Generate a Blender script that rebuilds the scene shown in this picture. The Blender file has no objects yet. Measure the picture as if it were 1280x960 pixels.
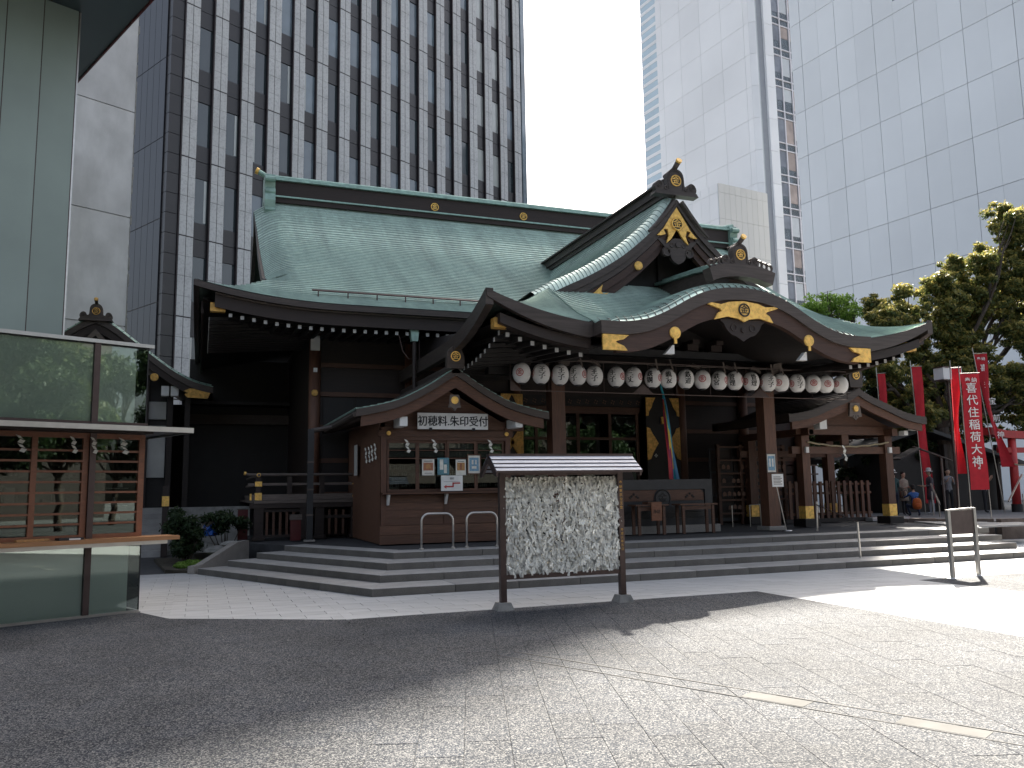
import bpy, math, random
import numpy as np
from mathutils import Vector, Matrix
R = math.radians
random.seed(7)
rng = np.random.default_rng(7)
sc = bpy.context.scene
COL = sc.collection

# ------------------------------------------------------------------ camera
CAMP = (-2.56, -13.16, 1.6)
YAW, PITCH, ROLL, FPX = R(20.6), math.atan(134/1036), R(.95), 1036.
cam = bpy.data.cameras.new('camera'); cam.sensor_width = 36; cam.lens = 36*FPX/1280
cam.clip_start = .05; cam.clip_end = 4000
camo = bpy.data.objects.new('camera', cam); COL.objects.link(camo); sc.camera = camo
f0 = Vector((math.sin(YAW), math.cos(YAW), 0)); r0 = Vector((math.cos(YAW), -math.sin(YAW), 0)); zz = Vector((0, 0, 1))
fw = f0*math.cos(PITCH)+zz*math.sin(PITCH); up = zz*math.cos(PITCH)-f0*math.sin(PITCH)
Uv = up*math.cos(ROLL)+r0*math.sin(ROLL); Rv = r0*math.cos(ROLL)-up*math.sin(ROLL)
mc = Matrix((Rv, Uv, -fw)).transposed().to_4x4(); mc.translation = CAMP
camo.matrix_world = mc

# ------------------------------------------------------------------ sky, sun, exposure
SUN_AZ, SUN_EL = R(46), R(38)
w = bpy.data.worlds.new('World'); sc.world = w; w.use_nodes = True
sky = w.node_tree.nodes.new('ShaderNodeTexSky'); sky.sky_type = 'NISHITA'; sky.sun_disc = False
sky.sun_elevation = SUN_EL; sky.sun_rotation = SUN_AZ; sky.air_density = 1.0; sky.dust_density = 6.0; sky.ozone_density = 1.0
bg = w.node_tree.nodes['Background']; bg.inputs[1].default_value = .07
hsv = w.node_tree.nodes.new('ShaderNodeHueSaturation'); hsv.inputs['Saturation'].default_value = .62   # thin milky haze over the whole sky
w.node_tree.links.new(sky.outputs[0], hsv.inputs['Color']); w.node_tree.links.new(hsv.outputs[0], bg.inputs[0])
sl = bpy.data.lights.new('sun', 'SUN'); sl.energy = 5.0; sl.angle = R(.35); sl.color = (1, .94, .84)
so = bpy.data.objects.new('sun', sl); COL.objects.link(so)
sd = Vector((math.sin(SUN_AZ)*math.cos(SUN_EL), math.cos(SUN_AZ)*math.cos(SUN_EL), math.sin(SUN_EL)))
so.rotation_euler = sd.to_track_quat('Z', 'Y').to_euler(); so.location = (0, 0, 60)
sc.view_settings.view_transform = 'Standard'; sc.view_settings.look = 'None'
sc.view_settings.exposure = 2.25; sc.view_settings.gamma = 1
sc.cycles.max_bounces = 6; sc.cycles.diffuse_bounces = 3; sc.cycles.glossy_bounces = 3; sc.cycles.transparent_max_bounces = 12
sc.cycles.caustics_reflective = False; sc.cycles.caustics_refractive = False

# ------------------------------------------------------------------ materials
def mat(name, col, rough=.6, metal=0., var=.12, scale=3., bump=0., bscale=40., stretch=(1, 1, 1), spec=.5, extra=None, coord='Object', detail=5.):
    m = bpy.data.materials.new(name); m.use_nodes = True
    nt = m.node_tree; N = nt.nodes; L = nt.links
    p = N['Principled BSDF']
    p.inputs['Roughness'].default_value = rough; p.inputs['Metallic'].default_value = metal
    p.inputs['Specular IOR Level'].default_value = spec
    tc = N.new('ShaderNodeTexCoord'); mp = N.new('ShaderNodeMapping'); mp.inputs['Scale'].default_value = stretch
    L.new(tc.outputs[coord], mp.inputs[0])
    info = N.new('ShaderNodeObjectInfo')
    nz = N.new('ShaderNodeTexNoise'); nz.inputs['Scale'].default_value = scale; nz.inputs['Detail'].default_value = detail
    L.new(mp.outputs[0], nz.inputs['Vector'])
    hs = N.new('ShaderNodeHueSaturation'); hs.inputs['Color'].default_value = (*col, 1)
    mr = N.new('ShaderNodeMapRange'); mr.inputs[3].default_value = 1-var*1.6; mr.inputs[4].default_value = 1+var*1.6
    mr.inputs[1].default_value = .25; mr.inputs[2].default_value = .75
    L.new(nz.outputs['Fac'], mr.inputs[0])
    mu = N.new('ShaderNodeMath'); mu.operation = 'MULTIPLY'
    m2 = N.new('ShaderNodeMapRange'); m2.inputs[3].default_value = 1-var*.7; m2.inputs[4].default_value = 1+var*.7
    L.new(info.outputs['Random'], m2.inputs[0]); L.new(mr.outputs[0], mu.inputs[0]); L.new(m2.outputs[0], mu.inputs[1])
    L.new(mu.outputs[0], hs.inputs['Value'])
    L.new(hs.outputs[0], p.inputs['Base Color'])
    if bump:
        n2 = N.new('ShaderNodeTexNoise'); n2.inputs['Scale'].default_value = bscale; n2.inputs['Detail'].default_value = 4
        L.new(mp.outputs[0], n2.inputs['Vector'])
        b = N.new('ShaderNodeBump'); b.inputs['Strength'].default_value = bump; b.inputs['Distance'].default_value = .02
        L.new(n2.outputs['Fac'], b.inputs['Height']); L.new(b.outputs[0], p.inputs['Normal'])
    m['hs'] = 1
    if extra: extra(nt, p, hs, mp, L, N)
    return m

def speckle(c2, sc_=160., lo=.55, hi=.62, fac=.8):
    def ex(nt, p, hs, mp, L, N):
        n = N.new('ShaderNodeTexNoise'); n.inputs['Scale'].default_value = sc_; n.inputs['Detail'].default_value = 2
        L.new(mp.outputs[0], n.inputs['Vector'])
        r = N.new('ShaderNodeMapRange'); r.inputs[1].default_value = lo; r.inputs[2].default_value = hi; r.inputs[4].default_value = fac
        L.new(n.outputs['Fac'], r.inputs[0])
        mx = N.new('ShaderNodeMix'); mx.data_type = 'RGBA'
        L.new(r.outputs[0], mx.inputs[0]); L.new(hs.outputs[0], mx.inputs[6]); mx.inputs[7].default_value = (*c2, 1)
        L.new(mx.outputs[2], p.inputs['Base Color'])
    return ex

def stain(c2, sc_=1.2, lo=.5, hi=.7, fac=.6, st=(1, 1, .25)):
    def ex(nt, p, hs, mp, L, N):
        m2 = N.new('ShaderNodeMapping'); m2.inputs['Scale'].default_value = st; L.new(mp.outputs[0], m2.inputs[0])
        n = N.new('ShaderNodeTexNoise'); n.inputs['Scale'].default_value = sc_; n.inputs['Detail'].default_value = 7; n.inputs['Roughness'].default_value = .65
        L.new(m2.outputs[0], n.inputs['Vector'])
        r = N.new('ShaderNodeMapRange'); r.inputs[1].default_value = lo; r.inputs[2].default_value = hi; r.inputs[4].default_value = fac
        L.new(n.outputs['Fac'], r.inputs[0])
        mx = N.new('ShaderNodeMix'); mx.data_type = 'RGBA'
        L.new(r.outputs[0], mx.inputs[0]); L.new(hs.outputs[0], mx.inputs[6]); mx.inputs[7].default_value = (*c2, 1)
        L.new(mx.outputs[2], p.inputs['Base Color'])
    return ex

def grains(nt, p, hs, mp, L, N):
    # cast granite chips: random value per cell of a few millimetres, worn patches over it
    v = N.new('ShaderNodeTexVoronoi'); v.inputs['Scale'].default_value = 120; tc = N.new('ShaderNodeNewGeometry'); L.new(tc.outputs['Position'], v.inputs['Vector'])
    sx = N.new('ShaderNodeSeparateColor'); L.new(v.outputs['Color'], sx.inputs[0])
    r = N.new('ShaderNodeMapRange'); r.inputs[1].default_value = .35; r.inputs[2].default_value = .95; r.inputs[4].default_value = 1.
    L.new(sx.outputs[0], r.inputs[0])
    pw = N.new('ShaderNodeMath'); pw.operation = 'POWER'; pw.inputs[1].default_value = 1.6; L.new(r.outputs[0], pw.inputs[0])
    n = N.new('ShaderNodeTexNoise'); n.inputs['Scale'].default_value = .55; n.inputs['Detail'].default_value = 6
    L.new(tc.outputs['Position'], n.inputs['Vector'])
    r2 = N.new('ShaderNodeMapRange'); r2.inputs[1].default_value = .35; r2.inputs[2].default_value = .65; r2.inputs[3].default_value = .78; r2.inputs[4].default_value = 1.12
    L.new(n.outputs['Fac'], r2.inputs[0])
    mx = N.new('ShaderNodeMix'); mx.data_type = 'RGBA'; L.new(pw.outputs[0], mx.inputs[0]); L.new(hs.outputs[0], mx.inputs[6]); mx.inputs[7].default_value = (.20, .195, .188, 1)
    h2 = N.new('ShaderNodeHueSaturation'); L.new(mx.outputs[2], h2.inputs['Color']); L.new(r2.outputs[0], h2.inputs['Value']); L.new(h2.outputs[0], p.inputs['Base Color'])

def copper_ex(nt, p, hs, mp, L, N):
    # plates: seams across each course (UV: u along the course, v up the slope), streaks of weathering down the slope
    uv = N.new('ShaderNodeUVMap'); uv.uv_map = 'UVMap'
    br = N.new('ShaderNodeTexBrick'); br.inputs['Scale'].default_value = 1.; br.offset = .5
    br.inputs['Brick Width'].default_value = .38; br.inputs['Row Height'].default_value = .11; br.inputs['Mortar Size'].default_value = .006
    br.inputs['Color1'].default_value = (.80, .80, .80, 1); br.inputs['Color2'].default_value = (1.1, 1.1, 1.1, 1); br.inputs['Mortar'].default_value = (.45, .45, .45, 1)
    L.new(uv.outputs[0], br.inputs['Vector'])
    m2 = N.new('ShaderNodeMapping'); m2.inputs['Scale'].default_value = (1.3, .16, 1); L.new(uv.outputs[0], m2.inputs[0])
    n = N.new('ShaderNodeTexNoise'); n.inputs['Scale'].default_value = 1.; n.inputs['Detail'].default_value = 8; n.inputs['Roughness'].default_value = .6
    L.new(m2.outputs[0], n.inputs['Vector'])
    r = N.new('ShaderNodeMapRange'); r.inputs[1].default_value = .45; r.inputs[2].default_value = .68; r.inputs[4].default_value = .55
    L.new(n.outputs['Fac'], r.inputs[0])
    mx = N.new('ShaderNodeMix'); mx.data_type = 'RGBA'
    L.new(r.outputs[0], mx.inputs[0]); L.new(hs.outputs[0], mx.inputs[6]); mx.inputs[7].default_value = (.24, .30, .28, 1)
    mm = N.new('ShaderNodeMix'); mm.data_type = 'RGBA'; mm.blend_type = 'MULTIPLY'; mm.inputs[0].default_value = .75
    L.new(mx.outputs[2], mm.inputs[6]); L.new(br.outputs['Color'], mm.inputs[7])
    L.new(mm.outputs[2], p.inputs['Base Color'])

def grainy(st, c2, fac=.5):
    return dict(stretch=st, extra=stain(c2, 3.5, .45, .7, fac, (1, 1, 1)))

M = {}
M['copper'] = mat('copper_patina', (.50, .66, .57), .34, .35, .10, 6, .15, 60, coord='UV', extra=copper_ex)
M['copper_plain'] = mat('copper_plain', (.27, .40, .34), .4, .3, .2, 5, .1, 50)
M['edge'] = mat('roof_edge_copper', (.066, .052, .045), .5, .3, .2, 4, .12, 30, stretch=(.4, 1, 6))
M['wood'] = mat('wood_old_brown', (.095, .042, .023), .6, 0, .22, 6, .2, 18, **grainy((1, 1, 9), (.055, .03, .022)))
M['woodx'] = mat('wood_old_brown_long', (.12, .056, .032), .6, 0, .22, 6, .2, 18, **grainy((.6, 6, 9), (.055, .03, .022)))
M['redbrown'] = mat('wood_red_brown', (.050, .024, .016), .6, 0, .2, 5, .15, 20, stretch=(.5, 1, 7))
M['woodv'] = mat('wood_post', (.105, .046, .026), .6, 0, .22, 6, .2, 18, **grainy((9, 9, .6), (.06, .034, .024)))
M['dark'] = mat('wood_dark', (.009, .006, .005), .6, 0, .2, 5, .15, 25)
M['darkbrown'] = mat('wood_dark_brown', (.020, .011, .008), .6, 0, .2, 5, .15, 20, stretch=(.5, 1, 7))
M['greywood'] = mat('wood_weathered_grey', (.12, .095, .08), .75, 0, .2, 6, .2, 20, stretch=(.6, 6, 9))
M['counter'] = mat('wood_counter', (.36, .17, .07), .4, 0, .15, 6, .1, 20, stretch=(.5, .5, 9))
M['frame'] = mat('wood_frame_red', (.20, .075, .035), .45, 0, .15, 6, .1, 20, stretch=(2, 2, 6))
M['gold'] = mat('gilded_metal', (.90, .54, .13), .40, .25, .2, 14, .35, 120)
M['golddull'] = mat('gilded_dull', (.60, .34, .08), .45, .25, .25, 14, .3, 120)
M['bonewhite'] = mat('rafter_end_paint', (.42, .41, .39), .6, 0, .1, 5)
M['white'] = mat('white_paint', (.74, .73, .70), .6, 0, .06, 5)
M['paper'] = mat('paper_white', (.72, .70, .63), .8, 0, .10, 9, .2, 60)
M['black'] = mat('black_ink', (.012, .012, .013), .6, 0, .1, 5)
M['red'] = mat('red_ink', (.45, .03, .03), .6, 0, .1, 5)
M['riser'] = mat('granite_riser_shaded', (.15, .138, .122), .8, 0, .16, 2.5, .12, 90, extra=speckle((.06, .055, .05), 130, .52, .62, .6))  # darker copy of the step granite, shade put into its colour
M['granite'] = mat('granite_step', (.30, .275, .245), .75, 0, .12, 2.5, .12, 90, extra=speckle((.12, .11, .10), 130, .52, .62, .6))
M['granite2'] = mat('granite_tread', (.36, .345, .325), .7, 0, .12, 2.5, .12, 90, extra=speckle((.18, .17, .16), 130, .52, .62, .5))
M['paver_white'] = mat('paver_pale', (.40, .40, .395), .7, 0, .09, 1.3, .08, 80, extra=speckle((.30, .30, .30), 110, .55, .65, .5))
M['paver_dark'] = mat('paver_dark', (.015, .019, .027), .85, 0, .16, 1.1, .12, 160, spec=.15, extra=grains)
M['asphalt'] = mat('ground_grey', (.13, .13, .13), .85, 0, .15, .5, .2, 80, extra=speckle((.25, .25, .25), 90, .55, .65, .5))
M['drain'] = mat('drain_stone', (.15, .146, .138), .95, 0, .12, 3, .1, 60, spec=.1)
M['joint'] = mat('joint_sand', (.05, .05, .052), .9, 0, .2, 4)
M['steel'] = mat('steel_brushed', (.55, .53, .50), .32, 1., .06, 8)
M['steeldark'] = mat('steel_bronze', (.09, .065, .06), .4, .7, .1, 8)
M['concrete'] = mat('concrete_wall', (.54, .53, .52), .85, 0, .12, .8, .15, 20, extra=stain((.36, .355, .34), .9, .46, .74, .6, (1, 1, .35)))
M['plaster'] = mat('plaster_white', (.50, .49, .46), .85, 0, .08, 2)
M['redcloth'] = mat('banner_red', (.42, .012, .022), .8, 0, .12, 4, .1, 30)
M['vermilion'] = mat('vermilion_paint', (.42, .03, .03), .5, 0, .12, 4)
M['stone'] = mat('rough_stone', (.25, .24, .22), .85, 0, .2, 5, .5, 20)
M['soil'] = mat('soil', (.06, .05, .035), .95, 0, .3, 4, .5, 20)
M['slate'] = mat('slate_grey_wood', (.022, .022, .024), .5, 0, .15, 5, .1, 30)
M['lampwhite'] = mat('lamp_glass', (.6, .62, .62), .4, 0, .04, 3)

def glassmat(name, tint, rough=.03, alpha=.0, metal=0., mixf=.5, tr=(.8, .9, .85)):
    """window pane: transparent, tinted, with a clear mirror reflection"""
    m = bpy.data.materials.new(name); m.use_nodes = True; nt = m.node_tree; N = nt.nodes; L = nt.links
    N.remove(N['Principled BSDF']); out = N['Material Output']
    t = N.new('ShaderNodeBsdfTransparent'); t.inputs[0].default_value = (*tr, 1)
    g = N.new('ShaderNodeBsdfGlossy'); g.inputs['Roughness'].default_value = rough; g.inputs[0].default_value = (*tint, 1)
    f = N.new('ShaderNodeFresnel'); f.inputs[0].default_value = 1.5
    mr = N.new('ShaderNodeMath'); mr.operation = 'MULTIPLY_ADD'; mr.inputs[1].default_value = 1.; mr.inputs[2].default_value = mixf
    L.new(f.outputs[0], mr.inputs[0])
    x = N.new('ShaderNodeMixShader'); L.new(mr.outputs[0], x.inputs[0]); L.new(t.outputs[0], x.inputs[1]); L.new(g.outputs[0], x.inputs[2])
    L.new(x.outputs[0], out.inputs[0]); return m
M['glass_clear'] = glassmat('glass_clear', (.9, 1, .97), .01, mixf=.06, tr=(.92, .96, .93))
M['glass_window'] = glassmat('glass_window', (.8, .95, .9), .01, mixf=.05, tr=(.6, .62, .6))
M['tower_glass'] = mat('tower_glass', (.035, .05, .055), .06, 0, .3, .35, spec=1.)
M['tower_glass_light'] = mat('tower_glass_light', (.42, .44, .42), .12, 0, .2, .35, spec=1.)
M['tower_glass2'] = mat('tower_glass_blue', (.15, .19, .22), .08, 0, .35, .35, spec=.9)
M['tower_dark'] = mat('tower_dark_panel', (.026, .024, .026), .35, 0, .12, .6)
M['tower_side'] = mat('tower_side_panel', (.020, .024, .032), .32, 0, .12, .3, spec=.35)
M['tower_granite'] = mat('tower_granite', (.50, .51, .51), .6, 0, .07, .8, .05, 20, extra=speckle((.34, .345, .35), 9, .5, .62, .5))
M['tower_trim'] = mat('tower_trim', (.022, .016, .02), .5, .2, .1, 3)
M['green_panel'] = mat('green_glass_panel', (.25, .305, .27), .35, 0, .10, .35, spec=.6)
M['frosted'] = mat('frosted_green_film', (.72, .77, .68), .6, 0, .07, .8)
M['panel_cream'] = mat('tower_cream_panel', (.80, .78, .72), .5, 0, .04, .05)
M['p_taupe'] = mat('blind_taupe', (.40, .33, .30), .6, 0, .2, .4); M['p_taupe2'] = mat('blind_grey', (.22, .24, .28), .6, 0, .2, .4)
M['panel_white'] = mat('tower_white_panel', (.82, .83, .84), .45, 0, .05, .05)
M['panel_grey'] = mat('tower_grey_panel', (.74, .77, .79), .35, 0, .055, .05, spec=.6)
M['panel_line'] = mat('tower_joint', (.30, .32, .35), .6, 0, .03, 1)
M['panel_line2'] = mat('tower_joint_pale', (.55, .58, .6), .6, 0, .03, 1)
M['mullion'] = mat('tower_mullion', (.72, .70, .72), .4, .1, .04, 1)
M['stripe_glass'] = mat('stripe_glass', (.50, .62, .70), .2, 0, .05, .2)
M['soffit'] = mat('soffit_metal', (.055, .075, .085), .4, .2, .08, .4)
M['extred'] = mat('extinguisher_red', (.09, .010, .012), .4, 0, .1, 4)
M['bark'] = mat('bark', (.07, .055, .042), .9, 0, .25, 6, .6, 15, stretch=(3, 3, .6))

# ------------------------------------------------------------------ mesh builder
def wmat(o):
    m = o.matrix_basis.copy()
    while o.parent is not None: o = o.parent; m = o.matrix_basis @ m
    return m
class MB:
    def __init__(s): s.v = []; s.f = []; s.m = []; s.uv = None
    def add(s, vs, fs, mi=0):
        n = len(s.v); s.v += [tuple(map(float, p)) for p in vs]; s.f += [tuple(i+n for i in f) for f in fs]; s.m += [mi]*len(fs); return s
    def box(s, x0, x1, y0, y1, z0, z1, mi=0):
        return s.add([(x0, y0, z0), (x1, y0, z0), (x1, y1, z0), (x0, y1, z0), (x0, y0, z1), (x1, y0, z1), (x1, y1, z1), (x0, y1, z1)],
                     [(3, 2, 1, 0), (4, 5, 6, 7), (0, 1, 5, 4), (1, 2, 6, 5), (2, 3, 7, 6), (3, 0, 4, 7)], mi)
    def bev(s, x0, x1, y0, y1, z0, z1, b=.006, mi=0):
        """box with chamfered top edges"""
        P = [(x0, y0, z0), (x1, y0, z0), (x1, y1, z0), (x0, y1, z0), (x0, y0, z1-b), (x1, y0, z1-b), (x1, y1, z1-b), (x0, y1, z1-b),
             (x0+b, y0+b, z1), (x1-b, y0+b, z1), (x1-b, y1-b, z1), (x0+b, y1-b, z1)]
        F = [(0, 1, 5, 4), (1, 2, 6, 5), (2, 3, 7, 6), (3, 0, 4, 7), (4, 5, 9, 8), (5, 6, 10, 9), (6, 7, 11, 10), (7, 4, 8, 11), (8, 9, 10, 11), (3, 2, 1, 0)]
        return s.add(P, F, mi)
    def prism(s, poly, z0, z1, mi=0, b=0.):
        n = len(poly)
        a = sum(poly[i][0]*poly[(i+1) % n][1]-poly[(i+1) % n][0]*poly[i][1] for i in range(n))
        if a < 0: poly = poly[::-1]
        if b:
            cx = sum(p[0] for p in poly)/n; cy = sum(p[1] for p in poly)/n
            ins = []
            for p in poly:
                d = math.hypot(p[0]-cx, p[1]-cy) or 1; k = 1-min(.4, b*1.4/d); ins.append((cx+(p[0]-cx)*k, cy+(p[1]-cy)*k))
            P = [(*p, z0) for p in poly]+[(*p, z1-b) for p in poly]+[(*p, z1) for p in ins]
            F = [tuple(range(n))[::-1], tuple(range(2*n, 3*n))]
            for i in range(n):
                j = (i+1) % n; F += [(i, j, n+j, n+i), (n+i, n+j, 2*n+j, 2*n+i)]
        else:
            P = [(*p, z0) for p in poly]+[(*p, z1) for p in poly]
            F = [tuple(range(n))[::-1], tuple(range(n, 2*n))]+[(i, (i+1) % n, n+(i+1) % n, n+i) for i in range(n)]
        return s.add(P, F, mi)
    def bar(s, p, q, wd, ht=None, mi=0):
        """rectangular bar from p to q"""
        ht = ht or wd; p = Vector(p); q = Vector(q); d = (q-p).normalized()
        a = d.cross(Vector((0, 0, 1)))
        if a.length < 1e-3: a = Vector((1, 0, 0))
        a.normalize(); b = a.cross(d)
        a *= wd/2; b *= ht/2
        P = [p-a-b, p+a-b, p+a+b, p-a+b, q-a-b, q+a-b, q+a+b, q-a+b]
        return s.add(P, [(0, 1, 2, 3), (7, 6, 5, 4), (0, 4, 5, 1), (1, 5, 6, 2), (2, 6, 7, 3), (3, 7, 4, 0)], mi)
    def tube(s, pts, r, n=8, mi=0, cap=True):
        pts = [Vector(p) for p in pts]; rs = r if hasattr(r, '__len__') else [r]*len(pts)
        base = len(s.v); prev = None
        for i, p in enumerate(pts):
            d = (pts[min(i+1, len(pts)-1)]-pts[max(i-1, 0)]).normalized()
            a = prev if prev is not None else (Vector((0, 0, 1)) if abs(d.z) < .9 else Vector((1, 0, 0)))
            a = (a-d*a.dot(d)).normalized(); prev = a; b = d.cross(a)
            for k in range(n):
                t = 2*math.pi*k/n; s.v.append(tuple(p+(a*math.cos(t)+b*math.sin(t))*rs[i]))
        for i in range(len(pts)-1):
            for k in range(n):
                s.f.append((base+i*n+k, base+i*n+(k+1) % n, base+(i+1)*n+(k+1) % n, base+(i+1)*n+k)); s.m.append(mi)
        if cap:
            s.f.append(tuple(base+k for k in range(n))[::-1]); s.m.append(mi)
            s.f.append(tuple(base+(len(pts)-1)*n+k for k in range(n))); s.m.append(mi)
        return s
    def lathe(s, c, prof, n=20, mi=0, axis='z'):
        base = len(s.v)
        for (r, h) in prof:
            for k in range(n):
                t = 2*math.pi*k/n; u, v_ = r*math.cos(t), r*math.sin(t)
                s.v.append((c[0]+u, c[1]+v_, c[2]+h) if axis == 'z' else (c[0]+u, c[1]-h, c[2]+v_) if axis == 'y' else (c[0]+h, c[1]+u, c[2]+v_))
        for i in range(len(prof)-1):
            for k in range(n):
                s.f.append((base+i*n+k, base+i*n+(k+1) % n, base+(i+1)*n+(k+1) % n, base+(i+1)*n+k)); s.m.append(mi)
        s.f.append(tuple(base+k for k in range(n))[::-1]); s.m.append(mi)
        s.f.append(tuple(base+(len(prof)-1)*n+k for k in range(n))); s.m.append(mi)
        return s
    def slab(s, top, bot, y0, y1, mi=0, ax='x'):
        """vertical slab between two polylines (a, z), thickness y0..y1 along the other axis"""
        P = []
        g = (lambda a, z, b: (a, b, z)) if ax == 'x' else (lambda a, z, b: (b, a, z))
        n = len(top)
        for (a, z), (a2, z2) in zip(top, bot):
            P += [g(a, z, y0), g(a2, z2, y0), g(a2, z2, y1), g(a, z, y1)]
        F = [(0, 1, 2, 3), tuple(4*(n-1)+i for i in (3, 2, 1, 0))]
        for i in range(n-1):
            a = 4*i; b = a+4
            F += [(a, b, b+1, a+1), (a+1, b+1, b+2, a+2), (a+2, b+2, b+3, a+3), (a+3, b+3, b, a)]
        return s.add(P, F, mi)
    def plate(s, poly, y0, y1, mi=0, ax='x'):
        """outline in (a, z), extruded y0..y1"""
        n = len(poly)
        g = (lambda a, z, b: (a, b, z)) if ax == 'x' else (lambda a, z, b: (b, a, z))
        P = [g(a, z, y0) for a, z in poly]+[g(a, z, y1) for a, z in poly]
        F = [tuple(range(n)), tuple(range(n, 2*n))[::-1]]+[(i, i+n, (i+1) % n+n, (i+1) % n) for i in range(n)]
        return s.add(P, F, mi)
    def grid(s, rows, uvs=None, mi=0):
        """rows of points"""
        base = len(s.v); nc = len(rows[0])
        for r in rows:
            for p in r: s.v.append(tuple(map(float, p)))
        for i in range(len(rows)-1):
            for j in range(nc-1):
                a = base+i*nc+j; s.f.append((a, a+1, a+nc+1, a+nc)); s.m.append(mi)
        if uvs is not None:
            if s.uv is None: s.uv = {}
            k = base
            for r in uvs:
                for p in r: s.uv[k] = p; k += 1
        return s
    def build(s, name, mats, parent=None, smooth=False, local=False, angle=None):
        if not isinstance(mats, (list, tuple)): mats = [mats]
        me = bpy.data.meshes.new(name)
        vs = s.v
        if parent is not None and not local:
            inv = wmat(parent).inverted()
            vs = [tuple(inv @ Vector(p)) for p in vs]
        me.from_pydata(vs, [], s.f)
        for mm in mats: me.materials.append(M[mm] if isinstance(mm, str) else mm)
        if len(mats) > 1: me.polygons.foreach_set('material_index', s.m)
        if smooth: me.polygons.foreach_set('use_smooth', [True]*len(me.polygons))
        if s.uv is not None:
            ul = me.uv_layers.new(name='UVMap')
            li = [l.vertex_index for l in me.loops]
            ul.data.foreach_set('uv', [c for i in li for c in s.uv.get(i, (0, 0))])
        me.update()
        o = bpy.data.objects.new(name, me); COL.objects.link(o)
        if parent is not None: o.parent = parent
        return o

def tag(o, label=None, cat=None, group=None, kind=None):
    if label: o['label'] = label
    if cat: o['category'] = cat
    if group: o['group'] = group
    if kind: o['kind'] = kind
    return o
def thing(name, loc, label, cat, group=None, rz=0.):
    o = bpy.data.objects.new(name, None); COL.objects.link(o); o.location = loc; o.rotation_euler = (0, 0, rz)
    o.empty_display_size = .1
    o.matrix_world = Matrix.Translation(loc) @ Matrix.Rotation(rz, 4, 'Z')
    return tag(o, label, cat, group)
def inst(src, name, loc=None, mw=None, parent=None, scale=None, rz=None):
    o = bpy.data.objects.new(name, src.data if hasattr(src, 'data') else src); COL.objects.link(o)
    if parent is not None: o.parent = parent
    if mw is not None: o.matrix_local = mw
    elif loc is not None:
        o.location = loc
        if rz is not None: o.rotation_euler = (0, 0, rz)
    if scale: o.scale = scale
    return o
def clip(poly, p, n):
    """keep the part of a convex polygon where (q-p).n <= 0"""
    out = []
    for i in range(len(poly)):
        a, b = poly[i], poly[(i+1) % len(poly)]
        da = (a[0]-p[0])*n[0]+(a[1]-p[1])*n[1]; db = (b[0]-p[0])*n[0]+(b[1]-p[1])*n[1]
        if da <= 0: out.append(a)
        if (da < 0 < db) or (db < 0 < da):
            t = da/(da-db); out.append((a[0]+(b[0]-a[0])*t, a[1]+(b[1]-a[1])*t))
    return out
def area(poly):
    return abs(sum(poly[i][0]*poly[(i+1) % len(poly)][1]-poly[(i+1) % len(poly)][0]*poly[i][1] for i in range(len(poly))))/2
def text(body, size, mt, name, parent, mw, extrude=.002, align='CENTER', sx=1., wrap=None, bold=.005):
    """lettering as a mesh; mw maps (x right, y up, z out) to the world"""
    c = bpy.data.curves.new(name, 'FONT'); c.body = body; c.size = size; c.extrude = extrude; c.offset = bold*size
    c.align_x = align; c.align_y = 'CENTER'; c.space_line = .95; c.resolution_u = 2
    o = bpy.data.objects.new(name+'_t', c); COL.objects.link(o)
    bpy.context.view_layer.update()
    me = bpy.data.meshes.new_from_object(o.evaluated_get(bpy.context.evaluated_depsgraph_get()))
    bpy.data.objects.remove(o); bpy.data.curves.remove(c)
    me.name = name; me.materials.clear(); me.materials.append(M[mt])
    for v in me.vertices:
        p = Vector((v.co.x*sx, v.co.y, v.co.z))
        if wrap: p = wrap(p)
        v.co = p
    if parent is not None:
        inv = wmat(parent).inverted()
        me.transform(inv @ mw)
    else: me.transform(mw)
    o = bpy.data.objects.new(name, me); COL.objects.link(o)
    if parent is not None: o.parent = parent
    return o
def facing(loc, h=0.):
    """matrix: text plane facing -Y turned by h about Z"""
    return Matrix.Translation(loc) @ Matrix.Rotation(h, 4, 'Z') @ Matrix.Rotation(R(90), 4, 'X')
def smooth_poly(pts, n=4):
    """Catmull-Rom through points"""
    out = []
    for i in range(len(pts)-1):
        p0 = pts[max(i-1, 0)]; p1 = pts[i]; p2 = pts[i+1]; p3 = pts[min(i+2, len(pts)-1)]
        for k in range(n):
            t = k/n
            out.append(tuple(.5*((2*b)+(-a+c)*t+(2*a-5*b+4*c-d)*t*t+(-a+3*b-3*c+d)*t**3) for a, b, c, d in zip(p0, p1, p2, p3)))
    out.append(tuple(pts[-1])); return out
class Cubic:
    """smooth interpolation through table points"""
    def __init__(s, pts):
        q = smooth_poly(pts, 12); s.x = np.array([p[0] for p in q]); s.y = np.array([p[1] for p in q])
        o = np.argsort(s.x); s.x = s.x[o]; s.y = s.y[o]
    def __call__(s, x): return float(np.interp(x, s.x, s.y))
# ------------------------------------------------------------------ ground, paving, steps
g = MB(); g.box(-600, 900, -300, 1200, -.5, -.035); ground = tag(g.build('ground', 'asphalt'), kind='structure')
# joint bed under the pavers (a sheet of its own)
g = MB(); g.add([(-40, -40, -.012), (40, -40, -.012), (40, 12, -.012), (-40, 12, -.012)], [(0, 1, 2, 3)]); bed = tag(g.build('plaza', 'joint'), kind='structure')
g = MB(); g.box(-60, 60, -60, -40, -.03, -.002); g.box(-60, -40, -40, 30, -.03, -.002); g.box(40, 60, -40, 30, -.03, -.002); tag(g.build('outer_plaza', 'asphalt'), kind='structure')

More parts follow.
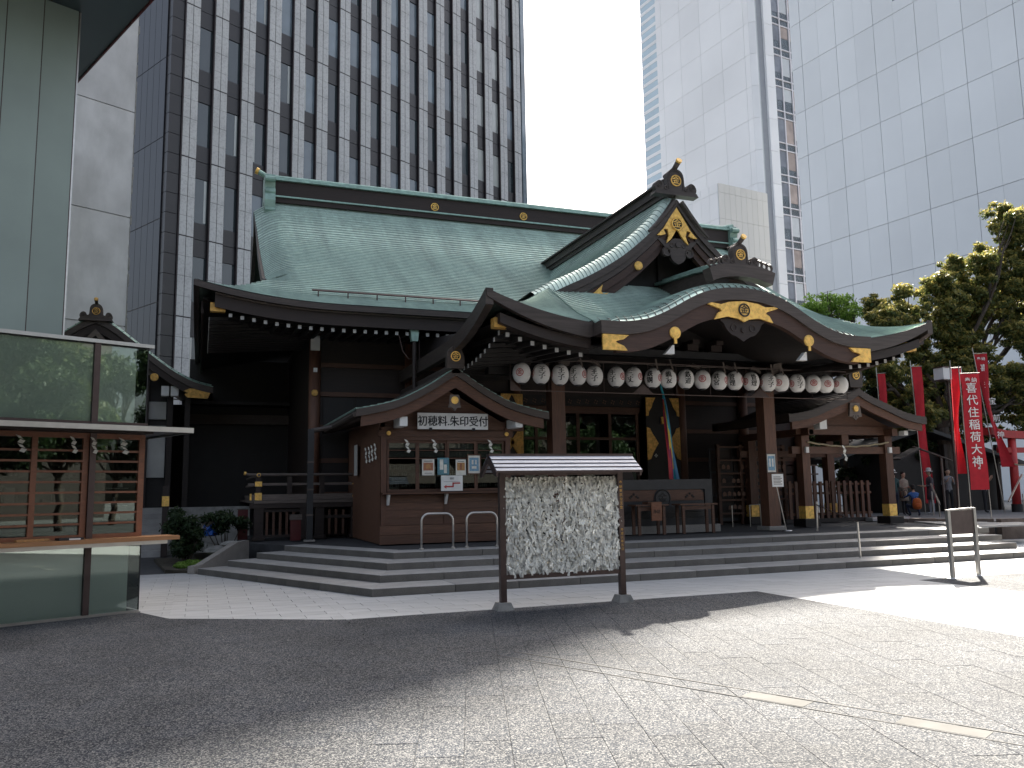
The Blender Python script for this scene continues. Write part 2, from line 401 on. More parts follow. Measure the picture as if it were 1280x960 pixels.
def convex_inside(poly, planes):
    for p, n in planes:
        poly = clip(poly, p, n)
        if len(poly) < 3: return None
    return poly if area(poly) > .004 else None
cx0, cy0 = CAMP[0], CAMP[1]
def in_view(p):
    dx, dy = p[0]-cx0, p[1]-cy0
    a = math.degrees(math.atan2(dx, dy))-20.6
    return -33.5 < a < 34 and dx*f0.x+dy*f0.y > 3.6
def lay(cells, name, m, cap=290):
    cells.sort(key=lambda c: math.hypot(c[1][0]-cx0, c[1][1]-cy0))
    near = [c for c in cells if in_view(c[1])]
    far = [c for c in cells if not in_view(c[1])]
    for poly, c in near[:cap]:
        b = MB(); dz = rng.uniform(-.0012, .0012); lp = [(x-c[0], y-c[1]) for x, y in poly]
        b.prism(lp, -.03, 0, b=.0016)
        o = b.build(name, m, bed, local=True); o.location = (c[0], c[1], dz)
    b = MB()
    for poly, c in near[cap:]+far: b.prism(poly, -.03, rng.uniform(-.0008, .0008), b=.0016)
    tag(b.build(name+'_field', m, bed), kind='stuff')
# dark pavers, rows turned 17.7 degrees
def cells_rot(ang, lw, ll, reg, gap, bounds):
    out = []; c, s = math.cos(ang), math.sin(ang)
    u0, u1, v0, v1 = bounds
    i = 0; u = u0
    while u < u1:
        v = v0-(ll/2 if i % 2 else 0)
        while v < v1:
            q = [(u+gap, v+gap), (u+lw-gap, v+gap), (u+lw-gap, v+ll-gap), (u+gap, v+ll-gap)]
            q = [(x*c+y*s, -x*s+y*c) for x, y in q]
            for planes in reg:
                p = convex_inside(q, planes)
                if p: out.append((p, (sum(a[0] for a in p)/len(p), sum(a[1] for a in p)/len(p))))
            v += ll
        u += lw; i += 1
    return out
def hp(a, b):
    """half-plane to the right of a->b is kept"""
    d = (b[0]-a[0], b[1]-a[1]); return (a, (-d[1], d[0]))
reg_dark = [
    [((5.58, 0), (1, 0)), ((0, -2.15), (0, 1)), ((-.75, 0), (-1, 0))],
    [((-.75, 0), (1, 0)), ((-2.9, 0), (-1, 0)), hp((-2.9, -.97), (-.75, -2.15))],
    [((-2.9, 0), (1, 0)), hp((-3.7, .7), (-2.9, -.97))],
    [((8.85, 0), (-1, 0)), ((0, -2.15), (0, 1))],
]
lay(cells_rot(R(17.7), .30, .60, reg_dark, .0010, (-12, 20, -20, 4)), 'dark_paver', 'paver_dark', 290)
reg_white = [
    [((5.58, 0), (-1, 0)), ((8.85, 0), (1, 0)), ((0, -2.15), (0, 1))],
    [((-.75, 0), (-1, 0)), ((0, -2.15), (0, -1)), ((0, .3), (0, 1))],
    [((-.75, 0), (1, 0)), ((-2.9, 0), (-1, 0)), hp((-.75, -2.15), (-2.9, -.97)), ((0, 6.0), (0, 1)), hp((-2.55, 5.6), (.1, -.1))],
    [((-2.9, 0), (1, 0)), hp((-2.9, -.97), (-3.7, .7)), ((0, 6.0), (0, 1)), ((-7, 0), (-1, 0))],
    [((-.75, 0), (1, 0)), ((-2.9, 0), (-1, 0)), hp((.1, -.1), (-2.55, 5.6)), hp((-.75, -2.15), (-2.9, -.97)), ((0, .1), (0, 1)), ((0, 20), (0, 1))],
    [((-.75, 0), (-1, 0)), ((0, .3), (0, -1)), hp((-2.55, 5.6), (.1, -.1)), ((0, 6.), (0, 1))],
    [((14.4, 0), (-1, 0)), ((0, .3), (0, -1)), ((30, 0), (1, 0)), ((0, 9), (0, 1))],
]
wc = []
seen = set()
def cells_axis(lw, ll, planes, gap, bounds):
    out = []; x0, x1, y0, y1 = bounds; j = 0; y = y0
    while y < y1:
        x = x0-(ll/2 if j % 2 else 0)
        while x < x1:
            q = [(x+gap, y+gap), (x+ll-gap, y+gap), (x+ll-gap, y+lw-gap), (x+gap, y+lw-gap)]
            p = convex_inside(q, planes)
            if p: out.append((p, (sum(a[0] for a in p)/len(p), sum(a[1] for a in p)/len(p))))
            x += ll
        y += lw; j += 1
    return out
for i, planes in enumerate(reg_white):
    if i == 4: continue
    wc += cells_axis(.3, .6, planes, .003, (-7.2, 30, -21, 9))
lay(wc, 'pale_paver', 'paver_white', 290)
# pale kerb lines set in the dark paving (drain channel)
g = MB()
for a, b in (((.45, -5.1), (2.45, -9.2)),):
    d = Vector((b[0]-a[0], b[1]-a[1], 0)).normalized(); n = Vector((-d.y, d.x, 0))
    for off, wd in ((0, .018), (-.24, .012)):
        A = Vector((*a, 0))+n*off; B = Vector((*b, 0))+n*off
        g.bar(A+Vector((0, 0, -.004)), B+Vector((0, 0, -.004)), wd, .016)
tag(g.build('drain_channel', 'drain'), kind='structure')
g = MB()
d = Vector((2.0, -4.1, 0)).normalized(); n = Vector((-d.y, d.x, 0))
for t0, t1 in ((2.6, 3.1), (3.75, 4.3)):
    A = Vector((.45, -5.1, 0))+d*t0-n*.12; B = Vector((.45, -5.1, 0))+d*t1-n*.12
    g.bar(A+Vector((0, 0, -.004)), B+Vector((0, 0, -.004)), .19, .012)
tag(g.build('drain_cover', 'drain'), kind='structure')

# ---- granite steps: four courses, each block a part
ST, SR = .8, .125
Cn = lambda k: (.29*k, .8*k)
fd = Vector((-.419, .908)); fn = Vector((.908, .419))
END_R = [19.0, 14.9, 15.45, 16.0]
steps = thing('stone_steps', (8, 1, 0), 'four broad granite steps with a cut corner climbing to the shrine platform', 'steps')
mit = (Cn(3)[0]-Cn(0)[0], Cn(3)[1]-Cn(0)[1])
mitn = Vector((mit[1], -mit[0])).normalized()
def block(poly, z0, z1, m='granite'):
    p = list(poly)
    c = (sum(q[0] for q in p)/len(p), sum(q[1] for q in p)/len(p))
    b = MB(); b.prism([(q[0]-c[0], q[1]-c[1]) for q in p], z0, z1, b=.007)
    # sides darker, tops paler: light and shade put into the stone colour
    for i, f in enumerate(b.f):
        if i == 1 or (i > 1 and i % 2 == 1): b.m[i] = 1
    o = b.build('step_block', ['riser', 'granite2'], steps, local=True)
    o.location = (c[0]-8, c[1]-1, 0)
for k in range(4):
    z0, z1 = k*SR+(.002 if k else -.03), (k+1)*SR
    y0, y1 = ST*k, ST*(k+1)+(.05 if k < 3 else -.2)
    x = Cn(k)[0]-.3; xe = END_R[k]; first = True
    cuts = [Cn(k)[0]+1.35-.25*k]
    while cuts[-1] < xe-1.2: cuts.append(cuts[-1]+1.13+rng.uniform(-.03, .03))
    cuts[-1] = xe
    a = -2.
    for c in cuts:
        q = [(a+.005, y0), (c-.005, y0), (c-.005, y1), (a+.005, y1)]
        q = clip(q, Cn(0), (-mitn.x, -mitn.y))
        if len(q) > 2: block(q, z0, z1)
        a = c
    # flank blocks
    P0 = Vector(Cn(k)); L_ = 6.1-.0*k; t = 0.; lens = [.5]+[1.05]*7
    dpt = .6+(.05 if k < 3 else -.1)
    t = -1.2
    first = True
    for ln in lens:
        t2 = (.45+.12*k if first else t+ln); first = False
        t2 = min(t2, L_-k*.72)
        if t2-t < .1: break
        A = P0+fd*(t+.004); B = P0+fd*(t2-.004)
        q = [tuple(A), tuple(B), tuple(B+fn*dpt), tuple(A+fn*dpt)]
        q = clip(q, Cn(0), (mitn.x, mitn.y))
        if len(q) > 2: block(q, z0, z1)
        t = t2
# platform deck: solid bed and slabs (slabs stop behind the top course)
deck = MB(); deck.prism([(.95, 2.9), (-1.5, 8.2), (-1.6, 20), (19, 20), (17.4, 6.0), (15.95, 2.9)], -.03, .47)
dk = tag(deck.build('platform', 'joint'), kind='structure')
dc = cells_axis(.6, 1.2, [((0, 3.0), (0, -1)), hp((16.1, 3.0), (17.7, 6.4)), ((0, 9.4), (0, 1)), (tuple(Vector(Cn(3))+fn*.5), (-fn.x, -fn.y))], .004, (-3, 18, 3.0, 9.4))
for poly, c in dc:
    b = MB(); b.prism([(x-c[0], y-c[1]) for x, y in poly], .46, .5, b=.004)
    o = b.build('paving_slab', 'granite2', dk, local=True); o.location = (c[0], c[1], rng.uniform(-.001, .001))
# cheek stone that ends the left flank
ch = MB()
A = Vector((-2.62, 5.62)); B = Vector((-1.45, 7.35)); n = Vector((-.83, .56)).normalized()*.16
A2 = A+n; B2 = B+n
P = []
for (q, q2, zt) in ((A, A2, .16), (A+(B-A)*.12, A2+(B2-A2)*.12, .17), (A+(B-A)*.78, A2+(B2-A2)*.78, .56), (B, B2, .57)):
    P += [(q.x, q.y, -.03), (q.x, q.y, zt), (q2.x, q2.y, zt), (q2.x, q2.y, -.03)]
F = [(0, 1, 2, 3), (15, 14, 13, 12)]
for i in range(3):
    a = 4*i; b = a+4; F += [(a, b, b+1, a+1), (a+1, b+1, b+2, a+2), (a+2, b+2, b+3, a+3)]
ch.add(P, F); ch.build('cheek_stone', 'granite', steps)
# terrace on the right with its stone edge
g = MB(); g.prism([(19.1, 4.7), (34, 2.2), (80, 20), (80, 90), (14, 90), (17.3, 7.2), (18.6, 7.6)], -.03, .5); terr = tag(g.build('terrace', 'asphalt'), kind='structure')
rw = thing('retaining_wall', (22, 4.2, 0), 'low brown stone retaining wall under the shrubs beside the red banners', 'wall')
def wallrun(a, b, n_, name='wall_stone', z=.58):
    a = Vector(a); b = Vector(b); d = (b-a)/n_; nn = Vector((-d.y, d.x)).normalized()*.1
    for i in range(n_):
        p = a+d*i; q = a+d*(i+.985)
        MB().prism([tuple(p-nn), tuple(q-nn), tuple(q+nn), tuple(p+nn)], -.03, z+rng.uniform(-.01, .01), b=.01).build(name, 'wallstone', rw)
M['wallstone'] = mat('wall_stone', (.16, .12, .095), .85, 0, .2, 4, .4, 25)
wallrun((19.05, 4.62), (24.4, 3.7), 7)
wallrun((17.25, 7.15), (19.0, 4.72), 4)
g = MB(); g.box(16.9, 18.4, 7.2, 7.5, .5, .6); tag(g.build('kerb_stone', 'paver_white'), 'pale kerb stone behind the gate shelter post', 'kerb')
# inari steps at the right edge
ist = thing('shrine_steps', (26.5, 3.5, 0), 'brown stone steps climbing to the red torii at the right edge', 'steps')
for k in range(4):
    MB().box(24.45, 29.5, 3.1+.35*k, 5.2, -.03+.15*k, .13+.15*k).build('step', 'wallstone', ist)
# ------------------------------------------------------------------ ornament helpers
CX = 8.35
def disk(b, x, y, z, r, t=.03, n=20, mi=0, axis='y'):
    if axis == 'y': b.lathe((x, y, z), [(r, 0), (r, t*.7), (r*.88, t)], n, mi, 'y')
    else: b.lathe((x, y, z), [(r, 0), (r, t)], n, mi, 'x')
def ring(b, x, y, z, r, rr, n=20, ax='y'):
    pts = []
    for k in range(n+1):
        t = 2*math.pi*k/n
        pts.append((x+r*math.cos(t), y, z+r*math.sin(t)) if ax == 'y' else (x, y+r*math.cos(t), z+r*math.sin(t)))
    b.tube(pts, rr, 5, cap=False)
def crest_mark(parent, x, y, z, r, m='gold', glyph='金', back='dark', h=0.):
    """round crest: ring with a character in it, facing -Y"""
    b = MB(); ring(b, x, y-.01, z, r*.88, r*.12); o = b.build('crest', m, parent)
    b = MB(); disk(b, x, y+.006, z, r*.86, .014); b.build('crest_back', back, o)
    text(glyph, r*1.35, m, 'crest_character', o, facing((x, y-.012, z)), .004)
    return o
CREST_OUT = [(-1.0, 0), (-1.06, .16), (-.98, .34), (-.82, .42), (-.66, .36), (-.60, .22), (-.52, .2), (-.44, .3), (-.42, .62), (-.34, .82), (-.18, .93), (0, .97),
             (.18, .93), (.34, .82), (.42, .62), (.44, .3), (.52, .2), (.60, .22), (.66, .36), (.82, .42), (.98, .34), (1.06, .16), (1.0, 0)]
M['edge2'] = M['edge']
def ridge_crest(root, x, y, z, s, m='edge', wings=True, tor=True, fan=False, d=.22, mark='gold'):
    """oni-ita: ridge-end ornament facing -Y; s = half width"""
    out = [(x+a*s, z+b*s*1.12) for a, b in smooth_poly(CREST_OUT, 2)]
    base = MB(); base.plate([(x-1.12*s, z-.16*s), (x+1.12*s, z-.16*s), (x+1.02*s, z), (x-1.02*s, z)], y-.03, y+d)
    base.plate(out, y, y+d*.8)
    # relief of the scrolls
    for sx in (-1, 1):
        for k, (rx, rz, rr) in enumerate(((.84, .24, .13), (.84, .24, .06), (.52, .13, .07))):
            ring(base, x+sx*rx*s, y-.005, z+rz*s*1.12, rr*s, .022*s, 12)
        pts = [(x+sx*a*s, y-.005, z+b*s*1.12) for a, b in ((.36, .1), (.38, .5), (.28, .74), (.1, .86), (0, .88))]
        base.tube(pts, .025*s, 6)
    o = base.build('ridge_crest', m, root)
    crest_mark(o_parent(root, o), x, y-.005, z+.52*s, .27*s, mark)
    if tor:
        b = MB(); zt = z+1.02*s
        b.tube([(x, y+.9*s, zt+.02*s), (x, y+.1*s, zt+.06*s), (x, y-.32*s, zt+.30*s)], [.105*s, .115*s, .125*s], 12)
        t = b.build('ridge_pole', m, root, smooth=True)
        b = MB(); e = Vector((0, -.42, .24)).normalized(); c = Vector((x, y-.32*s, zt+.30*s))
        b.tube([c-e*.02, c+e*.05*s], .14*s, 14); b.build('pole_cap', mark, t)
    return o
def o_parent(root, o): return o
def spread(poly, x, z, s, flip=False):
    return [(x+(-a if flip else a)*s, z+b*s) for a, b in poly]
def band(pts, dz0, dz1):
    return [(a, z+dz0) for a, z in pts], [(a, z+dz1) for a, z in pts]
BRD = [(-1, .05), (-.55, .62), (-.12, 1.0), (0, 1.05), (.12, 1.0), (.55, .62), (1, .05)]

# ------------------------------------------------------------------ main hall
hall = thing('shrine_hall', (8.3, 9.5, .5), 'large dark timber shrine with a green copper roof, curved porch gable and gilded fittings', 'shrine')
XL, XR, EY, RY = -2.82, 19.42, 7.0, 14.6
PM = Cubic([(0, 6.2), (.9, 6.62), (1.9, 7.22), (3.25, 8.03), (5.23, 9.28), (6.6, 10.45), (7.2, 11.0), (7.7, 11.4)])
def lift_m(x, Y):
    e = min(x-XL, XR-x)
    return .40*max(0, 1-(e+(Y-EY)*.9)/3.6)**2.2
def zmain(x, Y): return PM(Y-EY)+lift_m(x, Y)
def verge(Y):   # left end of the front slope at a given Y
    if Y < EY+1.85: return XL+(Y-EY)*.96
    t = (Y-EY-1.85)/(RY-EY-1.85)
    return -1.05-.12*t**3
rowsY = np.linspace(EY, RY, 56)
us = np.concatenate([np.linspace(0, .14, 26), np.linspace(.14, 1, 60)[1:]])
def sloped(rowsY, us, fx, fz, lip=.038, uvs=True):
    rows, uv = [], []; s = 0.
    for k in range(len(rowsY)-1):
        for t, l in ((rowsY[k], lip), (rowsY[k+1], 0.)):
            r = []; u_ = []
            for u in us:
                x = fx(u, t); y, z = t, fz(x, t); r.append((x, y, z+l)); u_.append((x, (k if l else k+.98)*.11))
            rows.append(r); uv.append(u_)
    return rows, uv
def fxm(u, Y):
    a = verge(Y); b = 16.7-a; return a+(b-a)*u
def fzm(x, Y):
    z = zmain(x, Y)
    if Y > EY+1.85:
        e = min(x-verge(Y), 16.7-verge(Y)-x); k = min(1, (Y-EY-1.85)/1.2)
        if e < .95: z -= .40*k*(1-e/.95)**2
    return z
rf = MB(); rw_, uv_ = sloped(rowsY, us, fxm, fzm); rf.grid(rw_, uv_)
roof = rf.build('roof', 'copper', hall)
# left and right skirts, rear slope
rf = MB()
for side in (0, 1):
    rws, uvs = [], []
    ds = np.linspace(0, 2.3, 22)
    for k in range(len(ds)-1):
        for d, l in ((ds[k], .022), (ds[k+1], 0)):
            r, u_ = [], []
            for t in np.linspace(0, 1, 40):
                Y = EY+d/.96+(22.2-EY-d/.96*2)*t
                ex = .40*max(0, 1-(min(Y-EY, 22.2-Y)*.9+d)/3.6)**2.2
                x = XL+d; z = PM(d/.96)+ex+l
                r.append((x if not side else 16.7-x+.0, Y, z)); u_.append((Y, k*.11))
            rws.append(r); uvs.append(u_)
    rf.grid(rws, uvs)
rws = []
for Y in np.linspace(RY, 22.2, 24):
    rws.append([(fxm(u, 2*RY-Y), Y, fzm(fxm(u, 2*RY-Y), 2*RY-Y)) for u in us[::3]])
rf.grid(rws, [[(0, 0)]*len(rws[0])]*len(rws))
rf.build('rear_roof', 'copper', hall)
# eave edge bands (front and left)
xs = np.concatenate([np.linspace(XL, 1, 26), np.linspace(1, 16.7-1, 30)[1:], np.linspace(15.7, 16.7-XL, 20)[1:]])
ep = [(x, zmain(x, EY)) for x in xs]
b = MB(); b.slab(*band(ep, .015, -.13), EY-.02, EY+.10); 
Ys = np.linspace(EY, 22.2, 40); epl = [(Y, PM(0)+.40*max(0, 1-min(Y-EY, 22.2-Y)*.9/3.6)**2.2) for Y in Ys]
b.slab(*band(epl, .015, -.13), XL-.02, XL+.10, ax='y')
b.build('roof_edge', 'edge', hall)
xs2 = [x for x in xs if x > XL+.45]
ep2 = [(x, zmain(x, EY)) for x in xs2]
b = MB(); b.slab(*band(ep2, -.17, -.47), EY+.16, EY+.22)
ed = [(Y, z) for Y, z in epl if Y > EY+.4]
b.slab(*band(ed, -.17, -.47), XL+.16, XL+.22, ax='y')
gb = b.build('eave_board', 'darkbrown', hall)
b = MB(); b.slab(*band(ep2, -.135, -.168), EY+.10, EY+.24); b.build('gutter_lip', 'greywood', hall)
# soffit of the main eave, sloping in
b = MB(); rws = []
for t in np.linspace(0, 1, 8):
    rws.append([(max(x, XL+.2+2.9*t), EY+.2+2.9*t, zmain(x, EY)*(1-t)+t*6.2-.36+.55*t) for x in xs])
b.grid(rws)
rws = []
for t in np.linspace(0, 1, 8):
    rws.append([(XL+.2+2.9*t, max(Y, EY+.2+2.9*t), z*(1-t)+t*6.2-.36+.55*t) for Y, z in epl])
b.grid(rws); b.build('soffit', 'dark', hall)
# rafters with white painted ends
def rafter_mesh(L_=2.6, wd=.075, ht=.085, rise=.2):
    b = MB(); b.box(-wd/2, wd/2, .012, L_, -ht, 0); b.box(-wd/2-.002, wd/2+.002, 0, .013, -ht-.002, .002, 1)
    for i, v in enumerate(b.v): b.v[i] = (v[0], v[1], v[2]+rise*v[1]/L_)
    return b
def rafters(parent, pts, mesh=None, rz=0):
    global RAFT
    first = None
    for (x, y, z) in pts:
        if first is None:
            first = rafter_mesh().build('rafter', ['dark', 'bonewhite'], parent, local=True)
            o = first
        else:
            o = inst(first, 'rafter', (0, 0, 0), parent=parent)
        loc = parent.matrix_world.inverted() @ Vector((x, y, z)); o.location = loc; o.rotation_euler = (0, 0, rz)
rafters(hall, [(x, EY+.30, zmain(x, EY)-.52) for x in np.arange(-2.0, 3.4, .268)])
rafters(hall, [(XL+.34, y, 5.68+.40*max(0, 1-(y-EY)*.9/3.6)**2.2) for y in np.arange(7.9, 11.6, .27)], rz=-math.pi/2)
# gilded hip-beam end at the left corner
b = MB(); b.box(-2.46, -2.12, EY+.24, EY+.42, 5.93, 6.14); b.build('hip_beam_cap', 'golddull', hall)
# main ridge
b = MB()
b.box(-.62, 17.3, RY-.24, RY+.24, 11.25, 11.98); b.build('ridge', 'darkbrown', hall)
b = MB(); b.box(-.72, 17.4, RY-.34, RY+.34, 11.985, 12.06); b.box(-.70, 17.38, RY-.2, RY+.2, 12.063, 12.14)
b.tube([(-1.05, RY, 12.33), (-.8, RY, 12.2), (-.4, RY, 12.17), (17.2, RY, 12.17), (17.7, RY, 12.3)], .09, 10)
b.box(-.66, 17.34, RY-.30, RY+.30, 11.42, 11.47); b.build('ridge_cap', 'copper_plain', hall)
b = MB(); b.tube([(-1.12, RY, 12.36), (-1.03, RY, 12.32)], .11, 12); b.build('ridge_cap_end', 'gold', hall)
for x0 in (-.86, 17.3):
    b = MB(); s = [(RY-.34, 12.15), (RY-.42, 11.9), (RY-.36, 11.7), (RY-.5, 11.5), (RY-.58, 11.2), (RY-.5, 10.75), (RY-.4, 10.7), (RY-.3, 11.2), (RY+.3, 11.2), (RY+.5, 10.75), (RY+.55, 11.2), (RY+.4, 11.7), (RY+.42, 11.9), (RY+.34, 12.15)]
    b.plate(s, x0, x0+.34, ax='y')
    for dz in (11.95, 11.52, 10.9):
        b.tube([(x0+.02, RY-.46, dz), (x0+.34, RY-.46, dz)], .1, 10)
    b.build('ridge_end_ornament', 'copper_plain', hall)
for x in (4.96, 8.34):
    c = crest_mark(hall, x, RY-.25, 11.66, .15)
# left gable (under the verge)
b = MB(); tri = [(y, fzm(-1.05, y)-.1) for y in np.linspace(EY+1.9, RY, 12)]
tri += [(2*RY-y, z) for y, z in tri[::-1][1:]]
b.plate(tri, -.55, -.5, ax='y'); b.build('gable_wall', 'dark', hall)
b = MB()
vt = [(y, fzm(verge(y)+.001, y)) for y in np.linspace(EY+1.85, RY, 22)]
b.slab([(y, z+.012) for y, z in vt], [(y, z-.30) for y, z in vt], -1.13, -1.0, ax='y')
b.slab([(2*RY-y, z+.012) for y, z in vt], [(2*RY-y, z-.30) for y, z in vt], -1.13, -1.0, ax='y')
b.build('bargeboard', 'edge', hall)
# snow rail on the slope
b = MB()
b.tube([(-.05, 7.75, 6.72), (4.6, 7.75, 6.72)], .022, 6)
b.tube([(-.05, 7.82, 6.76), (4.6, 7.82, 6.76)], .014, 6)
for x in np.arange(.1, 4.6, .75): b.bar((x, 7.75, 6.72), (x, 7.75, 6.55), .03)
b.build('snow_rail', 'steeldark', hall)

# ------------------------------------------------------------------ porch roof (front wing with hips, gable and undulating front)
W, WY = 5.75, 1.9
G = Cubic([(-.5, 4.72), (0, 4.95), (1, 5.49), (2.05, 6.13), (2.55, 6.44), (3.4, 6.88), (4.25, 7.42), (5.07, 8.12), (5.45, 8.55), (5.75, 8.95)])
KF = Cubic([(0, 5.87), (.5, 5.83), (.95, 5.72), (1.3, 5.57), (1.65, 5.38), (2.0, 5.2), (2.4, 5.05), (2.9, 4.965), (3.5, 4.96), (4, 4.96)])
def lift_w(u, Y):
    return .60*max(0, 1-((W-abs(u))+max(0, Y-WY))/3.1)**2.1
def smax(a, b, k=.10):
    return .5*(a+b+math.sqrt((a-b)**2+k*k*.5))
def zskirt(u, Y):
    z = G(Y-WY)+lift_w(u, Y)
    if abs(u) < 3.5:
        kz = KF(abs(u))+.20*(1-math.exp(-max(0, Y-1.55)/.16))+.02*(Y-1.55)
        fade = min(1, (3.5-abs(u))/.5); kk = kz*fade+(1-fade)*min(kz, z)
        z = smax(z, kk) if kk > z-.6 else z
        if Y < WY: z = kk*fade+(1-fade)*z if abs(u) > 3 else kk
    return z
def yfront(u): return 1.55 if abs(u) < 3.45 else WY
us2 = np.concatenate([np.linspace(-W, -3.46, 26), np.linspace(-3.44, 3.44, 120), np.linspace(3.46, W, 26)])
N2 = 34; rws, uvs = [], []
def ymax(u): return min(WY+max(.02, (W-abs(u))), 5.0)
for k in range(N2):
    for t, l in ((k/N2, .03), ((k+1)/N2, 0)):
        r, u_ = [], []
        for u in us2:
            y0 = yfront(u); tt = t**1.0; y1 = ymax(u)
            Y = y0+(y1-y0)*tt
            r.append((CX+u, Y, zskirt(u, Y)+l)); u_.append((u+.1*0, (k if l else k+.98)*.11))
        rws.append(r); uvs.append(u_)
b = MB(); b.grid(rws, uvs); b.build('porch_roof', 'copper', hall)
b = MB()
for u in np.arange(-3.36, 3.4, .17):   # standing seams over the rolled front edge
    dx = 0 if abs(u) < .1 else (.10 if u < 0 else -.10)
    pts = [(CX+u, 1.53, zskirt(u, 1.56)-.002), (CX+u+dx*.2, 1.62, zskirt(u+dx*.2, 1.62)+.018), (CX+u+dx*.6, 1.8, zskirt(u+dx*.6, 1.8)+.022), (CX+u+dx*1.3, 2.15, zskirt(u+dx*1.3, 2.15)+.02)]
    for p, q in zip(pts[:-1], pts[1:]): b.bar(p, q, .014, .014)
tag(b.build('roof_seams', 'edge', hall), kind='stuff')
# hips' side skirts
b = MB()
for sx in (-1, 1):
    rws, uvs = [], []; ds = np.linspace(0, 1.95, 20)
    for k in range(len(ds)-1):
        for d, l in ((ds[k], .02), (ds[k+1], 0)):
            r, u_ = [], []
            for t in np.linspace(0, 1, 40):
                Y = WY+d+(9.6-WY-d)*t
                z = G(d)+.60*max(0, 1-(d+(Y-WY))/3.1)**2.1
                r.append((CX+sx*(W-d), Y, z+l)); u_.append((Y, k*.11))
            rws.append(r); uvs.append(u_)
    b.grid(rws, uvs)
# gable slopes
HW = 3.8
def yend(u):
    z = G(W-abs(u))
    for Y in np.arange(6.5, 14.4, .1):
        if zmain(CX+u, Y) > z+.25: return Y
    return 14.4
GY = 4.0
for sx in (-1, 1):
    rws, uvs = [], []; a_ = np.linspace(HW, 0, 42)
    for k in range(len(a_)-1):
        for uu, l in ((a_[k], .02), (a_[k+1], 0)):
            r, u_ = [], []; ye = yend(uu)
            for t in np.concatenate([np.linspace(0, .08, 8), np.linspace(.08, 1, 24)[1:]]):
                Y = GY+(ye-GY)*t; e = Y-GY
                z = G(W-uu)+.10-(.34*(1-e/.5)**2 if e < .5 else 0)+.05*max(0, 1-e/1.5)*(uu/HW)**6
                r.append((CX+sx*uu, Y, z+l)); u_.append((Y*1.0, (k if l else k+.98)*.11))
            rws.append(r); uvs.append(u_)
    b.grid(rws, uvs)
b.build('porch_gable_roof', 'copper', hall)
# gable face: edge band, bargeboards, wall
us3 = np.concatenate([np.linspace(-HW-.15, -.15, 30), [0], np.linspace(.15, HW+.15, 30)])
def gtop(u): return G(W-abs(u))+.10-.34+(.05*(abs(u)/HW)**6 if abs(u) > 0 else 0)
top = [(CX+u, gtop(u)) for u in us3]
b = MB(); b.slab(*band(top, .03, -.15), GY-.02, GY+.4); b.slab(*band(top, -.15, -.31), GY+.03, GY+.4); b.build('gable_edge', 'edge', hall)
top2 = [(a, z) for a, z in top]
b = MB()
for lo, hi, yy in ((-.33, -.53, .06), (-.53, -.74, .12)):
    t_ = [(CX+u, gtop(u)+lo) for u in us3]; bo = [(CX+u, gtop(u)+hi+.02*0) for u in us3]
    b.slab(t_, bo, GY+yy, GY+yy+.14)
gbd = b.build('gable_board', 'redbrown', hall)
b = MB(); wall = [(CX+u, gtop(u)-.1) for u in us3]; b.plate(wall+[(CX+HW+.15, 5.2), (CX-HW-.15, 5.2)], 4.95, 5.05)
for x in (-2.1, -1.05, 0, 1.05, 2.1): b.box(CX+x-.08, CX+x+.08, 4.88, 4.95, 5.6, gtop(abs(x))-.2)
b.box(CX-3.0, CX+3.0, 4.84, 4.96, 6.42, 6.6); b.build('gable_wall', 'dark', hall)
# gilded plates and pendant on the gable
GV = [(0, .62), (.42, -.02), (.62, -.22), (.50, -.22), (.36, -.17), (.42, -.05), (.30, -.02), (.26, -.2), (.34, -.42), (.2, -.3), (0, .0), (-.2, -.3), (-.34, -.42), (-.26, -.2), (-.30, -.02), (-.42, -.05), (-.36, -.17), (-.50, -.22), (-.62, -.22), (-.42, -.02)]
b = MB(); b.plate(spread(GV, CX-.02, 7.98, .92), GY+.0, GY+.05); gv = b.build('gilded_plate', 'gold', hall)
crest_mark(gv, CX-.02, GY-.01, 8.1, .17, 'gold')
PEND = [(0, .45), (.2, .42), (.34, .28), (.5, .34), (.78, .42), (.66, .26), (.52, .12), (.62, .02), (.60, -.14), (.46, -.2), (.36, -.1), (.4, .0), (.28, -.0), (.3, -.2), (.18, -.38), (0, -.46)]
PEND = smooth_poly(PEND, 2); PEND = PEND+[(-a, b_) for a, b_ in PEND[::-1][1:-1]]
b = MB(); b.plate(spread(PEND, CX, 7.42, .72), GY+.03, GY+.13)
for sx in (-1, 1):
    ring(b, CX+sx*.32, GY+.03, 7.38, .10, .022, 12); ring(b, CX+sx*.17, GY+.03, 7.56, .05, .016, 10)
disk(b, CX, GY+.03, 7.58, .075, .03); b.build('gable_pendant', 'edge', hall)
for sx in (-1, 1):
    b = MB(); disk(b, CX+sx*1.12, GY+.06, gtop(1.12)-.52, .11, .04)
    pl = [(-.55, -.22), (.02, .20), (.30, .52), (.24, .25), (.32, .16), (.5, .22), (.40, .12), (-.05, -.26)]
    pl2 = [(CX+sx*(-2.2)+(-sx)*(-1)*a*.72*(1), gtop(2.2)-.56+b_*.72) for a, b_ in pl]
    pl2 = [(CX+sx*(2.35-a*.75), gtop(2.35)-.55+b_*.62) for a, b_ in pl]
    b.plate(pl2 if sx < 0 else pl2[::-1], GY+.0, GY+.05); b.build('gilded_plate', 'gold', hall)
